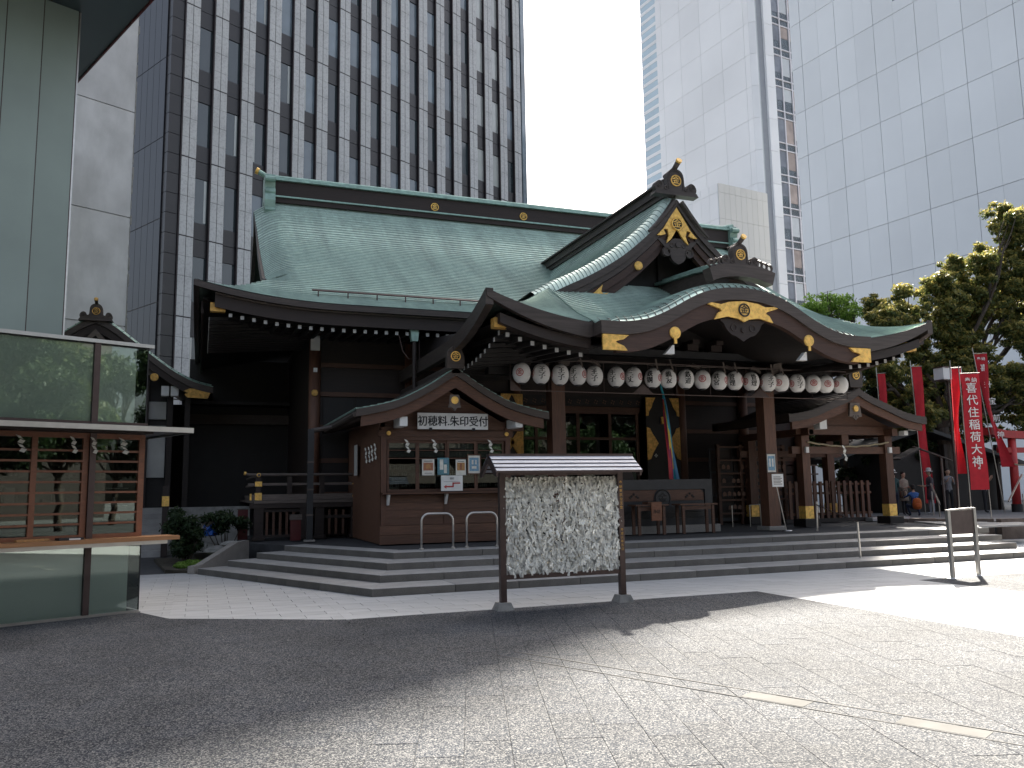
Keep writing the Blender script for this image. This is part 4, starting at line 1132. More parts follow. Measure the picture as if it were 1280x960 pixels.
# ------------------------------------------------------------------ lanterns and their frame
lf = thing('lantern_frame', (8.8, 4.3, 3.87), 'thin dark metal frame that carries the row of paper lanterns', 'frame')
b = MB()
FX0, FX1 = 3.98, 13.6
for z in (3.88, 4.63):
    b.tube([(FX0, 4.34, z), (FX1, 4.34, z)], .011, 5)
b.build('frame_rail', 'steeldark', lf)
for x in (FX0, 4.93, 6.35, 7.55, 8.34, 9.31, 10.4, 12.45, FX1):
    MB().tube([(x, 4.34, 3.88), (x, 4.34, 4.63)], .01, 5).build('frame_upright', 'steeldark', lf)
for x, sx in ((FX0, 1), (7.4, 1), (7.4, -1), (10.8, 1), (10.8, -1)):
    MB().plate([(x, 3.885), (x+sx*.28, 3.885), (x, 4.12)][::sx], 4.335, 4.345).build('gusset', 'steeldark', lf)
b = MB(); pts = [(4.9+.25*i, 4.33, 4.60+.012*math.sin(i*2.1)) for i in range(30)]; b.tube(pts, .013, 5); b.build('lantern_cord', 'greywood', lf)
LX = [4.24, 4.72, 5.20, 5.65, 6.08, 6.66, 7.13, 7.66, 8.08, 8.58, 9.06, 9.55, 10.01, 10.51, 11.03, 11.43, 11.94, 12.45, 12.87, 13.35]
# what faces the plaza: angle of the red crest (deg, 0 = toward viewer-left), name text, tilt
LW = [(0, ''), (-62, '王子'), (-70, '王子'), (62, '王子'), (200, '王子'), (58, '王子'), (60, '三丈'), (64, '鉄鋼'), (200, '親友'), (-75, '鉄道'),
      (0, ''), (62, '鉄宮'), (75, '管理'), (-48, '管理'), (-66, '王子'), (-22, ''), (-50, '王子'), (0, ''), (8, ''), (-40, '')]
ords = ['first', 'second', 'third', 'fourth', 'fifth', 'sixth', 'seventh', 'eighth', 'ninth', 'tenth']
RL = .205
lb = MB(); prof = []
for k in range(25):
    t = -1.28+2.56*k/24
    r = RL*math.cos(t)**.82 if k not in (0, 24) else .07
    prof.append((max(.07, r*(1+.012*(k % 2))), .235*math.sin(t)*1.02))
lb.lathe((0, 0, 0), prof, 28)
lmesh = None; rmesh = None
M['lantern'] = mat('lantern_paper', (.80, .78, .76), .75, 0, .05, 6, .1, 40)
def sph(cxa):
    """wrap text (x,y) onto a lantern at azimuth cxa (deg; 0 faces -Y)"""
    def f(p):
        a = R(cxa)+p.x/RL; zc = p.y; c = max(.2, math.sqrt(max(0.02, 1-(zc/.24)**2)))**.82
        r = RL*c+.006+p.z
        return Vector((r*math.sin(a), -r*math.cos(a), zc))
    return f
view_off = -33   # the plaza side viewer sees the lanterns from this azimuth
for i, x in enumerate(LX):
    ang, nm = LW[i]
    seen = 'red crest forward' if abs(ang) < 30 else 'black lettering forward'
    if i < 10: lab = 'paper lantern, %s from the left in the porch row, %s' % (ords[i], seen)
    else: lab = 'paper lantern, %s from the right in the porch row, %s' % (ords[19-i], seen)
    t = thing('paper_lantern', (x, 4.30, 4.27-.004*(i % 3)), lab, 'lantern', 'paper lanterns hanging in a row under the porch eave')
    t.rotation_euler = (R(rng.uniform(-3, 3)), R(rng.uniform(-6, 6)), 0)
    if lmesh is None: o = lb.build('lantern_body', 'lantern', t, local=True, smooth=False); lmesh = o.data
    else:
        o = bpy.data.objects.new('lantern_body', lmesh); COL.objects.link(o); o.parent = t
    if rmesh is None:
        rb = MB(); rb.lathe((0, 0, 0), [(.07, 0), (.075, .03)], 14)
        o = rb.build('lantern_rim', 'slate', t, local=True); rmesh = o.data; o.location.z = .225; inst(rmesh, 'lantern_rim', (0, 0, -.252), parent=t)
        o = MB().tube([(0, 0, .25), (0, .0, .36)], .006, 5).build('hanger', 'slate', t, local=True); hmesh = o.data
    else:
        inst(rmesh, 'lantern_rim', (0, 0, .225), parent=t); inst(rmesh, 'lantern_rim', (0, 0, -.252), parent=t); inst(hmesh, 'hanger', (0, 0, 0), parent=t)
    I = Matrix.Identity(4)
    def put(body, size, m_, nme, az, **k):
        o = text(body, size, m_, nme, None, I, .001, wrap=None, **k)
        o.parent = t
        # subdivide-free wrap
        f = sph(az)
        for v in o.data.vertices: v.co = f(v.co)
        return o
    va = view_off*1.0
    rc = MB(); ring_pts = []
    az = va+ang
    f = sph(az)
    for rr in (.088,):
        for s_ in range(24):
            a0, a1 = 2*math.pi*s_/24, 2*math.pi*(s_+1)/24
            q = [f(Vector((r_*math.cos(a_), r_*math.sin(a_), 0))) for r_, a_ in ((rr, a0), (rr, a1), (rr-.016, a1), (rr-.016, a0))]
            rc.add(q, [(0, 1, 2, 3)])
    rc.build('crest_ring', 'red', t, local=True)
    put('金', .12, 'red', 'crest_character', az)
    if nm:
        aa = va+(18 if ang < 0 else -20) if abs(ang) < 100 else va+8
        put('\n'.join(nm), .16, 'black', 'lettering', aa-1.); put('\n'.join(nm), .16, 'black', 'lettering', aa+1.)
    if i in (3, 7, 8, 11, 12, 14, 15):
        b = MB(); k = rng.uniform(-.05, .05); b.add([(k-.02, -.1, .46), (k+.02, -.1, .46), (k+.06, -.16, .1), (k+.02, -.16, .1), (k+.03, -.13, -.3), (k-.02, -.13, -.28)][:4], [(0, 1, 2, 3)]); b.build('paper_tag', 'greywood', t, local=True)

# ------------------------------------------------------------------ offering box, tables, bell rope, post signs
ob = thing('offering_box', (8.3, 5.4, .5), 'large dark offertory chest with a brown panel and round crest under the porch', 'offering box')
MB().box(6.62, 9.92, 5.08, 6.0, .5, .69).build('stone_base', 'granite', ob)
MB().box(6.74, 9.80, 5.13, 5.95, .69, .87).build('plinth', 'slate', ob)
MB().box(6.84, 9.72, 5.2, 5.9, .87, 1.7).build('chest_body', 'slate', ob)
b = MB(); b.box(6.80, 9.76, 5.14, 5.94, 1.58, 1.83); b.box(6.80, 7.02, 5.14, 5.2, .87, 1.58); b.box(9.54, 9.76, 5.14, 5.2, .87, 1.58); b.build('chest_frame', 'slate', ob)
b = MB(); b.plate([(7.04, 1.30), (9.52, 1.30), (9.52, 1.50), (9.42, 1.57), (7.14, 1.57), (7.04, 1.50)], 5.17, 5.2); b.build('chest_panel', 'wood', ob)
for z in (.88, 1.02, 1.16): MB().box(7.04, 9.52, 5.16, 5.2, z, z+.13).build('chest_plank', 'slate', ob)
b = MB(); disk(b, 8.3, 5.17, 1.36, .24, .03, 28); cr = b.build('round_crest', 'slate', ob)
b = MB(); ring(b, 8.3, 5.14, 1.36, .21, .02, 24); b.build('crest_ring', 'dark', cr); text('金', .27, 'dark', 'crest_character', cr, facing((8.3, 5.135, 1.36)), .01)
for x in (7.5, 9.1):
    b = MB()
    for dx, dz in ((0, .05), (-.07, 0), (.07, 0), (-.11, -.03), (.11, -.03)): disk(b, x+dx, 5.165, 1.42+dz, .03, .012, 8)
    b.build('carved_flower', 'dark', ob)
def table(x0, x1, lab):
    t = thing('offering_table', ((x0+x1)/2, 4.75, .5), lab, 'table', 'wooden side tables before the offertory chest')
    MB().bev(x0-.03, x1+.03, 4.58, 4.98, 1.19, 1.225, .004).build('table_top', 'wood', t)
    for x in (x0+.05, x1-.12):
        for y in (4.62, 4.9): MB().box(x, x+.07, y, y+.05, .5, 1.19).build('leg', 'wood', t)
    MB().box(x0+.12, x1-.12, 4.64, 4.67, 1.08, 1.17).build('apron', 'wood', t)
    return t
table(7.25, 8.10, 'wooden stand with a hanging plaque, left of the two before the offertory chest')
table(8.48, 9.50, 'bare wooden stand, right of the two before the offertory chest')
pq = tag(MB().box(7.62, 7.90, 4.53, 4.56, .84, 1.28).build('wooden_plaque', 'frame'), 'orange wooden plaque hanging from the left stand', 'plaque')
text('浄財', .1, 'darkbrown', 'lettering', pq, facing((7.76, 4.528, 1.05)), .002)
tag(MB().box(7.58, 7.94, 4.62, 4.9, 1.226, 1.29).build('coin_tray', 'wood'), 'shallow wooden tray lying on the left stand', 'tray')
tag(MB().plate([(5.3, 1.84), (5.55, 1.84), (5.6, 2.25), (5.52, 2.27)], 7.05, 7.6, ax='y').build('lectern_board', 'darkbrown'), 'dark sloping notice board standing on the offertory chest', 'board')
rb_ = thing('bell_rope', (9.0, 5.8, 1.8), 'bell rope of red, yellow, blue and purple ribbons hanging in the porch', 'bell rope')
for k, (dx, col) in enumerate(((-.10, (.42, .02, .03)), (-.045, (.30, .015, .08)), (0., (.62, .42, .05)), (.055, (.02, .30, .38)), (.10, (.03, .16, .30)))):
    nm = ['ribbon_red', 'ribbon_crimson', 'ribbon_yellow', 'ribbon_turquoise', 'ribbon_blue'][k]
    M[nm] = mat(nm, col, .55, 0, .1, 8)
    b = MB(); P = []
    for j in range(10):
        t = j/9; x = 8.84+.22*t+dx*(.12+.95*t**.8); w_ = .018+.04*t; z = 4.0-2.2*t; y = 5.8+.03*math.sin(6*t+k)
        P += [(x-w_, y-.012+.01*(k % 2), z), (x+w_, y+.012, z)]
    F = [(2*j, 2*j+1, 2*j+3, 2*j+2) for j in range(9)]
    n = len(P); P += [(a, b_+.006, c) for a, b_, c in P]; F += [tuple(i+n for i in f[::-1]) for f in F]
    b.add(P, F); b.build('ribbon', nm, rb_, smooth=False)
b = MB(); pts = [(8.80+.03*math.sin(9*t), 5.8+.02*math.cos(9*t), 4.75-.8*t) for t in np.linspace(0, 1, 14)]; b.tube(pts, .03, 7); b.build('rope', 'ribbon_turquoise', rb_)
pn = poster(10.98+.16, 11.28+.12, 1.98, 2.44, 4.66, 'paper', 'framed blue poster fixed to the right porch post', [(.1, .9, .1, .9, 'p_blue'), (.25, .42, .3, .75, 'paper'), (.58, .75, .3, .75, 'paper')], frame='greywood')
ss = thing('notice_stand', (11.3, 4.2, .5), 'white notice card on a thin pole beside the right porch post', 'notice stand')
MB().tube([(11.25, 4.2, .52), (11.05, 4.22, 1.6)], .012, 6).build('pole', 'steel', ss)
MB().lathe((11.27, 4.2, .5), [(.13, 0), (.12, .02), (.02, .03)], 16).build('base', 'steel', ss)
c_ = MB().box(10.88, 11.22, 4.16, 4.175, 1.60, 1.92).build('card', 'white', ss)
for j in range(6):
    MB().box(10.92, 11.18-.05*(j % 2), 4.157, 4.16, 1.66+.036*j, 1.675+.036*j).build('print', 'greywood', c_)
b = MB(); b.tube([(11.95, 6.6, .5), (11.95, 6.6, 1.1), (12.3, 6.6, 1.12), (12.32, 6.6, .5)], .014, 6); b.tube([(11.5, 6.8, .5), (11.5, 6.8, 1.1)], .014, 6)
tag(b.build('stanchion', 'steel'), 'thin metal stanchions standing in the dark behind the right porch post', 'stanchion')

# ------------------------------------------------------------------ fortune-paper rack
ra = thing('fortune_rack', (2.3, -2.25, 0), 'roofed rack covered with hundreds of knotted white paper fortunes', 'paper rack')
AX0, AX1, AY = 1.36, 3.19, -2.25
for x in (AX0, AX1):
    MB().bev(x-.042, x+.042, AY-.042, AY+.042, .09, 1.90, .003).build('post', 'steeldark', ra)
    b = MB(); b.add([(x-.13, AY-.13, -.02), (x+.13, AY-.13, -.02), (x+.13, AY+.13, -.02), (x-.13, AY+.13, -.02), (x-.085, AY-.085, .10), (x+.085, AY-.085, .10), (x+.085, AY+.085, .10), (x-.085, AY+.085, .10)],
                    [(3, 2, 1, 0), (4, 5, 6, 7), (0, 1, 5, 4), (1, 2, 6, 5), (2, 3, 7, 6), (3, 0, 4, 7)]); b.build('post_stone', 'stone', ra)
MB().box(AX0+.042, AX1-.042, AY-.025, AY+.025, .40, .46).build('bottom_rail', 'steeldark', ra)
MB().box(AX0+.042, AX1-.042, AY-.03, AY+.03, 1.82, 1.88).build('top_rail', 'steeldark', ra)
for j, chh in enumerate('奉納東京金王會'):
    text(chh, .05, 'golddull', 'lettering', ra, facing((AX1+.002, AY-.044, 1.70-.06*j)), .001)
for j, chh in enumerate('平成元年吉日'):
    text(chh, .045, 'golddull', 'lettering', ra, facing((AX1+.002, AY-.044, 1.02-.055*j)), .001)
# little roof: slats
M['slatwhite'] = mat('slat_pale_metal', (.30, .32, .37), .5, .2, .05, 3)
for sy in (-1, 1):
    for j in range(4):
        y0 = sy*(.06+.075*j); y1 = sy*(.125+.075*j); z0 = 2.085-.055*j; z1 = z0-.042
        b = MB(); a0, a1 = AX0-.19, AX1+.20
        b.add([(a0, AY+y0, z0), (a1, AY+y0, z0), (a1, AY+y1, z1), (a0, AY+y1, z1), (a0, AY+y0, z0-.012), (a1, AY+y0, z0-.012), (a1, AY+y1, z1-.012), (a0, AY+y1, z1-.012)],
              [(0, 3, 2, 1), (4, 5, 6, 7), (0, 1, 5, 4), (1, 2, 6, 5), (2, 3, 7, 6), (3, 0, 4, 7)]); b.build('roof_slat', 'slatwhite', ra)
b = MB(); b.box(AX0-.2, AX1+.21, AY-.055, AY+.055, 2.075, 2.12)
for x in (AX0-.2, AX1+.15):
    b.plate([(AY-.36, 1.86), (AY-.36, 1.80), (AY-.28, 1.80), (AY, 2.0), (AY+.28, 1.80), (AY+.36, 1.80), (AY+.36, 1.86), (AY, 2.08)], x, x+.03, ax='y')
for sy in (-1, 1):
    for j in range(4):
        y1 = sy*(.133+.075*j); b.box(AX0-.19, AX1+.2, AY+y1-.006, AY+y1+.006, 2.085-.055*j-.075, 2.085-.055*j-.045)
b.build('rack_roof', 'steeldark', ra)
# wires and knotted papers
nw = 26
wires = MB()
for j in range(nw):
    z = .53+j*(1.78-.53)/(nw-1)
    wires.tube([(AX0+.04, AY, z), (AX1-.04, AY, z)], .003, 4)
wires.build('wires', 'steel', ra)
M['omikuji'] = mat('fortune_paper', (.95, .92, .82), .85, 0, .36, 12, .2, 60)
pm = []
for v in range(6):
    b = MB(); L1 = rng.uniform(.06, .10); L2 = rng.uniform(.05, .09); wd = .0105; a1 = rng.uniform(-.5, .5); a2 = rng.uniform(.4, 1.2)*(1 if v % 2 else -1)
    def strip(p, q, tw):
        p = Vector(p); q = Vector(q); d = (q-p).normalized(); s_ = d.cross(Vector((0, 1, 0))).normalized()*wd; o_ = Vector((0, -.006*tw, 0)); mid = (p+q)/2+Vector((0, -.012, 0))
        b.add([p-s_+o_, p+s_, q+s_*1.3+o_, q-s_*1.3], [(0, 1, 2, 3)]); b.add([p-s_+Vector((0, .004, 0)), p+s_+Vector((0, .006, 0)), q+s_+Vector((0, .006, 0)), q-s_+Vector((0, .004, 0))], [(3, 2, 1, 0)])
    strip((0, -.006, .008), (math.sin(a1)*L1, -.014, -L1*math.cos(a1)), 1)
    strip((0, -.01, .005), (math.sin(a2)*L2, -.02, -L2*math.cos(a2)), -1)
    b.box(-.011, .011, -.014, .01, -.010, .012)
    pm.append(b)
allp = []
for j in range(nw):
    z = .53+j*(1.78-.53)/(nw-1); x = AX0+.055
    while x < AX1-.05:
        g = 1.0
        xm = AX0+.42*(AX1-AX0)+.07; 
        if abs(x-xm-.06) < .12 and .85 < z < 1.75 and rng.random() < .22: x += .03; continue
        if rng.random() < .97: allp.append((x, AY+rng.uniform(-.035, .03), z+rng.uniform(-.008, .008), int(rng.integers(6)), rng.uniform(-.5, .5), rng.uniform(.8, 1.25), rng.uniform(-.5, .5)))
        x += rng.uniform(.017, .033)
rng.shuffle(allp)
pmesh = [None]*6
stuffp = MB()
for n_, (x, y, z, k, a, s_, tz) in enumerate(allp):
    k = int(k); mw = Matrix.Translation((x-2.3, y+2.25, z)) @ Matrix.Rotation(a, 4, 'Y') @ Matrix.Rotation(tz, 4, 'Z') @ Matrix.Scale(s_, 4)
    if n_ < 290:
        if pmesh[k] is None: o = pm[k].build('paper_fortune', 'omikuji', ra, local=True); pmesh[k] = o.data; o.matrix_local = mw
        else: inst(pmesh[k], 'paper_fortune', mw=mw, parent=ra)
    else: stuffp.add([tuple(mw @ Vector(p)) for p in pm[k].v], pm[k].f)
tag(stuffp.build('paper_fortunes', 'omikuji', ra, local=True), kind='stuff')

# ------------------------------------------------------------------ metal rails
def loop(x0, x1, lab):
    b = MB(); y = 2.78; z0, z1 = .5, 1.19; r = .15; pts = [(x0, y, z0), (x0, y, z1-r)]
    for k in range(1, 7): a = math.pi/2*k/6; pts.append((x0+r-r*math.cos(a), y, z1-r+r*math.sin(a)))
    for k in range(0, 6): a = math.pi/2*k/6; pts.append((x1-r+r*math.sin(a), y, z1-r+r*math.cos(a)))
    pts += [(x1, y, z1-r), (x1, y, z0)]
    t = thing('hoop_rail', ((x0+x1)/2, y, .5), lab, 'hoop rail', 'steel hoops at the top of the steps')
    b.tube(pts, .022, 10); b.build('hoop', 'steel', t, smooth=True)
    for x in (x0, x1): MB().lathe((x, y, .5), [(.045, 0), (.045, .03), (.026, .045)], 12).build('collar', 'steel', t)
loop(1.50, 2.14, 'left steel hoop before the booth')
loop(2.42, 3.06, 'right steel hoop, nearest the paper rack')
hr = thing('handrail', (11, 2.1, .13), 'slim steel handrail climbing the steps in front of the gate shelter', 'handrail')
b = MB(); b.tube([(11.72, 3.62, .5), (11.75, 3.62, 1.22)], .022, 8); b.build('rail_post', 'steel', hr)
b = MB(); b.tube([(10.22, .62, .125), (10.2, .62, .85)], .022, 8); b.build('rail_post', 'steel', hr)
b = MB(); b.tube([(10.2, .62, .86), (11.6, 3.5, 1.16)], .014, 8); b.build('rail', 'steeldark', hr)
bs = thing('barrier_frame', (9.9, -2.15, 0), 'stainless barrier frame with a dark plate between two posts', 'barrier')
for x, y in ((9.54, -2.23), (10.29, -2.10)):
    MB().box(x-.03, x+.03, y-.03, y+.03, 0, 1.16 if x < 10 else 1.18).build('frame_post', 'steel', bs)
    MB().lathe((x, y, .0), [(.13, 0), (.125, .012), (.05, .02)], 20).build('base_plate', 'steel', bs)
MB().bar((9.57, -2.22, 1.15), (10.26, -2.11, 1.17), .03, .03).build('top_bar', 'steel', bs)
b = MB(); b.bar((9.58, -2.22, .93), (10.25, -2.11, .94), .015, .40); b.build('plate', 'steeldark', bs)
for i_, (xa, ya) in enumerate(((17.9, 3.9), (18.6, 5.3))): pass
# ------------------------------------------------------------------ glass pavilion at the left edge
def Hd(h): return (math.sin(R(h)), math.cos(R(h)))
PVH = 66.
K = (-3.32, -.08)
pv = thing('glass_pavilion', (K[0], K[1], 0), 'low glass kiosk with a wooden counter, slatted window screens and a thin canopy', 'kiosk', None, R(90-PVH))
# local frame: +x along the front to the right, -y towards the viewer, corner at the origin
def pb(name, m, *boxes, parent=None):
    b = MB()
    for bx_ in boxes: b.box(*bx_)
    o = b.build(name, m, pv if parent is None else parent, local=True); return o
LFT = -7.0
pb('base_rail', 'steel', (LFT, 0, -.02, .03, 0, .035))
for i, (xa, xb) in enumerate(((LFT, -3.6), (-3.55, -2.2), (-2.15, -.75), (-.67, -.01))):
    p = pb('lower_pane', 'glass_clear', (xa, xb, 0, .01, .035, .93))
    pb('film', 'frosted', (xa, min(xb, -.16), .03, .035, .035, .93), parent=p)
    q = pb('upper_pane', 'glass_clear', (xa, xb, 0, .01, 2.66, 3.74))
    pb('film', 'frosted', (xa, min(xb, -.16), .03, .035, 2.66, 3.74), parent=q)
pb('side_pane', 'glass_clear', (-.012, -.002, .01, 3.2, .035, .93)); pb('side_pane', 'glass_clear', (-.012, -.002, .01, 3.2, 2.66, 3.74)); pb('side_pane', 'glass_window', (-.03, -.02, .06, 3.2, 1.1, 2.42))
pb('corner_trim', 'black', (-.012, 0, -.006, .004, .0, .93)); pb('corner_trim', 'black', (-.012, 0, -.006, .004, 2.62, 3.76))
for x in (-.71, -2.18, -3.58):
    pb('mullion', 'steeldark', (x-.04, x+.04, -.035, .04, .035, 3.76))
pb('cap', 'steel', (LFT, .06, -.06, 3.3, 3.76, 3.81))
pb('window_sill_band', 'steeldark', (LFT, .02, -.02, .05, 2.58, 2.66))
pb('canopy', 'slate', (LFT, .42, -.62, 3.3, 2.535, 2.575)); pb('canopy_edge', 'steel', (LFT, .43, -.64, -.62, 2.50, 2.57), (.42, .44, -.62, 3.3, 2.50, 2.57))
pb('canopy_soffit', 'darkbrown', (LFT, .0, -.3, 3.0, 2.49, 2.53))
pb('counter', 'counter', (LFT, .40, -.36, .12, 1.00, 1.055)); pb('counter_support', 'steel', (LFT, .26, -.28, .1, .945, .995))
pb('floor', 'greywood', (LFT, -.02, .1, 3.2, .0, .03)); pb('back_wall', 'darkbrown', (LFT, -.02, 3.2, 3.26, 0, 3.7)); pb('ceiling', 'darkbrown', (LFT, -.02, .05, 3.2, 2.60, 2.64)); pb('roof_deck', 'slate', (LFT, -.02, .04, 3.2, 3.70, 3.755))
pb('window_head', 'frame', (LFT, -.0, .0, .06, 2.42, 2.49)); pb('window_foot', 'frame', (LFT, -.0, .0, .06, 1.057, 1.11))
xsf = [(-.08, .0), (-.83, -.755), (-1.46, -1.39), (-2.12, -2.05), (-2.9, -2.83), (-3.7, -3.63), (-4.5, -4.43)]
for a, b_ in xsf: pb('window_post', 'frame', (a, b_, .0, .06, 1.11, 2.42))
edges = [(-.74, -.08), (-1.39, -.83), (-2.05, -1.46), (-2.83, -2.12), (-3.63, -2.9), (-4.43, -3.7)]
for a, b_ in edges:
    pn_ = pb('window_pane', 'glass_window', (a, b_, .045, .05, 1.11, 2.42))
    for j in range(8):
        z = 1.24+.142*j; pb('screen_slat', 'frame', (a, b_, .005, .03, z, z+.028))
# goods inside: shelf boards, stacked boxes, small bottles, hanging paper
sp = thing('goods_shelf', (0, 0, 0), 'lit shelf with boxes, rolls and charms behind the kiosk windows', 'shelf'); 
def pw(x, y, z=0): v = pv.matrix_world @ Vector((x, y, z)); return v
sp.matrix_world = pv.matrix_world.copy(); sp.location = pv.location; sp.rotation_euler = pv.rotation_euler
def sb(name, m, *boxes):
    b = MB()
    for bx_ in boxes: b.box(*bx_)
    return b.build(name, m, sp, local=True)
for z in (1.1, 1.5, 1.9): sb('shelf_board', 'darkbrown', (-4.5, -.15, .9, 1.3, z, z+.02))
for z in (1.52, 1.92, 1.12):
    for x in np.arange(-4.4, -.3, .16):
        if rng.random() < .8:
            h = rng.uniform(.06, .26); sb('goods', ['plaster', 'darkbrown', 'greywood', 'greywood', 'extred', 'slate'][int(rng.integers(6))], (x, x+rng.uniform(.05, .13), .95, 1.1, z, z+h))
for x, z in ((-.2, 1.75), (-.28, 1.5), (-.22, 1.3), (-1.0, 1.2)):
    b = MB(); b.lathe((x, .35, z), [(.035, 0), (.03, .05), (.012, .08), (.01, .11)], 10); b.build('bottle', 'white', sp, local=True)
sb('shelf_board', 'paper', (-.4, -.1, .3, .42, 1.28, 1.29), (-.4, -.1, .3, .42, 1.48, 1.49), (-.4, -.1, .3, .42, 1.73, 1.74))
o = tag(MB().box(-1.16, -.86, -.30, -.12, 1.056, 1.085).build('tray', 'black', None), 'black tray with a white label lying on the kiosk counter', 'tray'); o.matrix_world = pv.matrix_world.copy()
l_ = MB().box(-1.04, -.9, -.302, -.30, 1.06, 1.08).build('tray_label', 'white', o, local=True)
o = tag(MB().box(-1.62, -1.24, -.18, -.06, 1.056, 1.085).build('booklet', 'p_amber', None), 'stack of yellow slips on the kiosk counter at the left edge', 'slips'); o.matrix_world = pv.matrix_world.copy()
for i, (x, z, s_) in enumerate(((-1.62, 2.44, 1.), (-.98, 2.44, .8), (-.72, 2.44, .8), (-.33, 2.44, 1.1))):
    p = pw(x, -.05, z); shide(tuple(p), .26, ['leftmost paper streamer on the kiosk window frame', 'paper streamer over the middle kiosk window', 'paper streamer beside the kiosk mullion', 'paper streamer over the right kiosk window'][i], 'streamers on the kiosk', R(90-PVH), s_)
b = MB(); b.box(.06, .075, .02, .03, 2.2, 2.5); b.tube([(.02, -.1, 2.46), (.1, -.25, 2.44), (.18, -.28, 2.48)], .012, 5)

# ------------------------------------------------------------------ tall green-panelled building behind it
GC = (CAMP[0]+24*math.sin(R(-8.26)), CAMP[1]+24*math.cos(R(-8.26)))
gb_ = thing('green_panel_building', (GC[0], GC[1], 0), 'tall building of pale green glass panels with a dark overhanging soffit at the left edge', 'building', None, R(90-66))
for i in range(9):
    a = -.845*(i+1); MB().box(a+.012, a+.833, 0, .08, 0, 14.72).build('wall_panel', 'green_panel', gb_, local=True)
for i in range(10):
    a = -.845*i; MB().box(a-.012, a+.012, .01, .07, 0, 14.72).build('panel_joint', 'steeldark', gb_, local=True)
b = MB(); b.box(-8, -.04, .1, 9, 0, 14.7); b.build('core_wall', 'green_panel', gb_, local=True)
MB().box(0.013, .05, .0, .3, 0, 14.7).build('corner_trim', 'steel', gb_, local=True)
b = MB(); b.prism([(-8, -5), (1.2, -5), (1.2, 5.0), (-8, 5.0)], 14.74, 15.1); so_ = b.build('roof_soffit', 'soffit', gb_, local=True)
MB().box(1.2, 1.24, -5, 5.0, 14.68, 15.2).build('soffit_edge', 'extred', so_, local=True)
for a in (-.7,): MB().box(a-.02, a+.02, -5, 0, 14.73, 14.739).build('soffit_joint', 'steeldark', so_, local=True)
# concrete tower slab
CC = (CAMP[0]+34*math.sin(R(-4.75)), CAMP[1]+34*math.cos(R(-4.75)))
ct = thing('concrete_building', (CC[0], CC[1], 0), 'bare grey concrete flank wall between the green panels and the dark tower', 'building', None, R(90-63))
for j in range(9):
    z0 = -.5+4.25*j; MB().box(-6, -.002, 0, .4, z0+.02, z0+4.23).build('wall_panel', 'concrete', ct, local=True)
MB().box(-6, -.02, .05, .38, 0, 37).build('core_wall', 'concrete', ct, local=True)
b = MB()
for j in range(60):
    z = j*.6; b.box(-.01, .05*rng.random()+.01, -.01, .3, z, z+.6*rng.uniform(.5, 1))
b.build('rough_edge', 'stone', ct, local=True)

# ------------------------------------------------------------------ dark tower with granite fins
TC = (-4.392, 28.8); TH = 61.4
tw = thing('dark_office_tower', (TC[0], TC[1], 0), 'dark office tower striped with pale granite fins behind the shrine roof', 'office tower', None, R(90-TH))
TZ = 42.
b = MB(); b.box(-.18, 27.1, .35, 14, 0, TZ); b.build('core', 'tower_dark', tw, local=True)
PP = 1.5845; pil = [.53+PP*i for i in range(17)]
fin = None
for i, s0 in enumerate(pil):
    w0 = .75
    # fin: two granite leaves with a groove, floor-high pieces
    for j in range(11):
        z0 = 14.25-16.12+4.03*j
        if z0 > TZ-1: continue
        if fin is None:
            b = MB()
            for (a, c) in ((0, .355), (.385, .745)):
                for q in range(4):
                    zz0 = .03+1.0*q; b.box(a, c, -.08+.004*(q % 2), .34, zz0, zz0+.985 if q < 3 else 4.0)
            b.box(.02, .72, -.06, .34, 0, 4.03, 1)
            fin = b.build('granite_fin', ['tower_granite', 'tower_trim'], tw, local=True); o = fin
        else: o = inst(fin, 'granite_fin', (0, 0, 0), parent=tw)
        o.location = (s0, 0, z0)
    MB().box(s0-.07, s0-.001, -.09, .34, 0, TZ).build('fin_edge', 'tower_trim', tw, local=True)
cell = {}
for i in range(16):
    a = pil[i]+.745; c = pil[i+1]-.07
    for j in range(10):
        z0 = 14.25-16.12+4.03*j
        if z0 < 2: continue
        r_ = rng.random(); gm = 'tower_glass_light' if i in (13, 14) else ('tower_glass2' if r_ < .55 and i > 1 else 'tower_glass')
        key = gm
        if key not in cell:
            b = MB(); wv = c-a
            b.box(0, wv, .10, .12, .85, 3.12); p_ = b.build('window', gm, tw, local=True); cell[key] = p_; o = p_
        else: o = inst(cell[key], 'window', (0, 0, 0), parent=tw)
        o.location = (a, 0, z0); o.rotation_euler = (rng.uniform(-.002, .002), 0, rng.uniform(-.006, .006))
        if 'sp' not in cell:
            b = MB(); b.box(0, wv, .03, .12, 0, .83); b.box(0, wv, .03, .12, 3.14, 4.0); b.box(0, wv, .18, .22, -.03, 4.03, 1); b.box(0, .03, .04, .1, .83, 3.14, 1)
            cell['sp'] = b.build('spandrel', ['tower_dark', 'tower_trim'], tw, local=True); o = cell['sp']
        else: o = inst(cell['sp'], 'spandrel', (0, 0, 0), parent=tw)
        o.location = (a, 0.02, z0)
        if rng.random() < .25:
            if 'bl' not in cell:
                b = MB(); b.box(0, .14, .09, .098, .9, 3.1); cell['bl'] = b.build('curtain', 'tower_glass_light', tw, local=True); o = cell['bl']
            else: o = inst(cell['bl'], 'curtain', (0, 0, 0), parent=tw)
            o.location = (a+(wv-.2 if rng.random() < .7 else .05), 0, z0)
for j in range(10):   # corner bay of dark polished panels
    for q in range(4):
        z0 = 14.25-16.12+4.03*j+q*1.007; MB().box(-.16, .45, -.02, .34, z0+.01, z0+.99).build('corner_panel', 'tower_dark', tw, local=True)
MB().box(26.75, 27.2, -.1, 14, 0, TZ).build('end_bay', 'tower_glass2', tw, local=True)
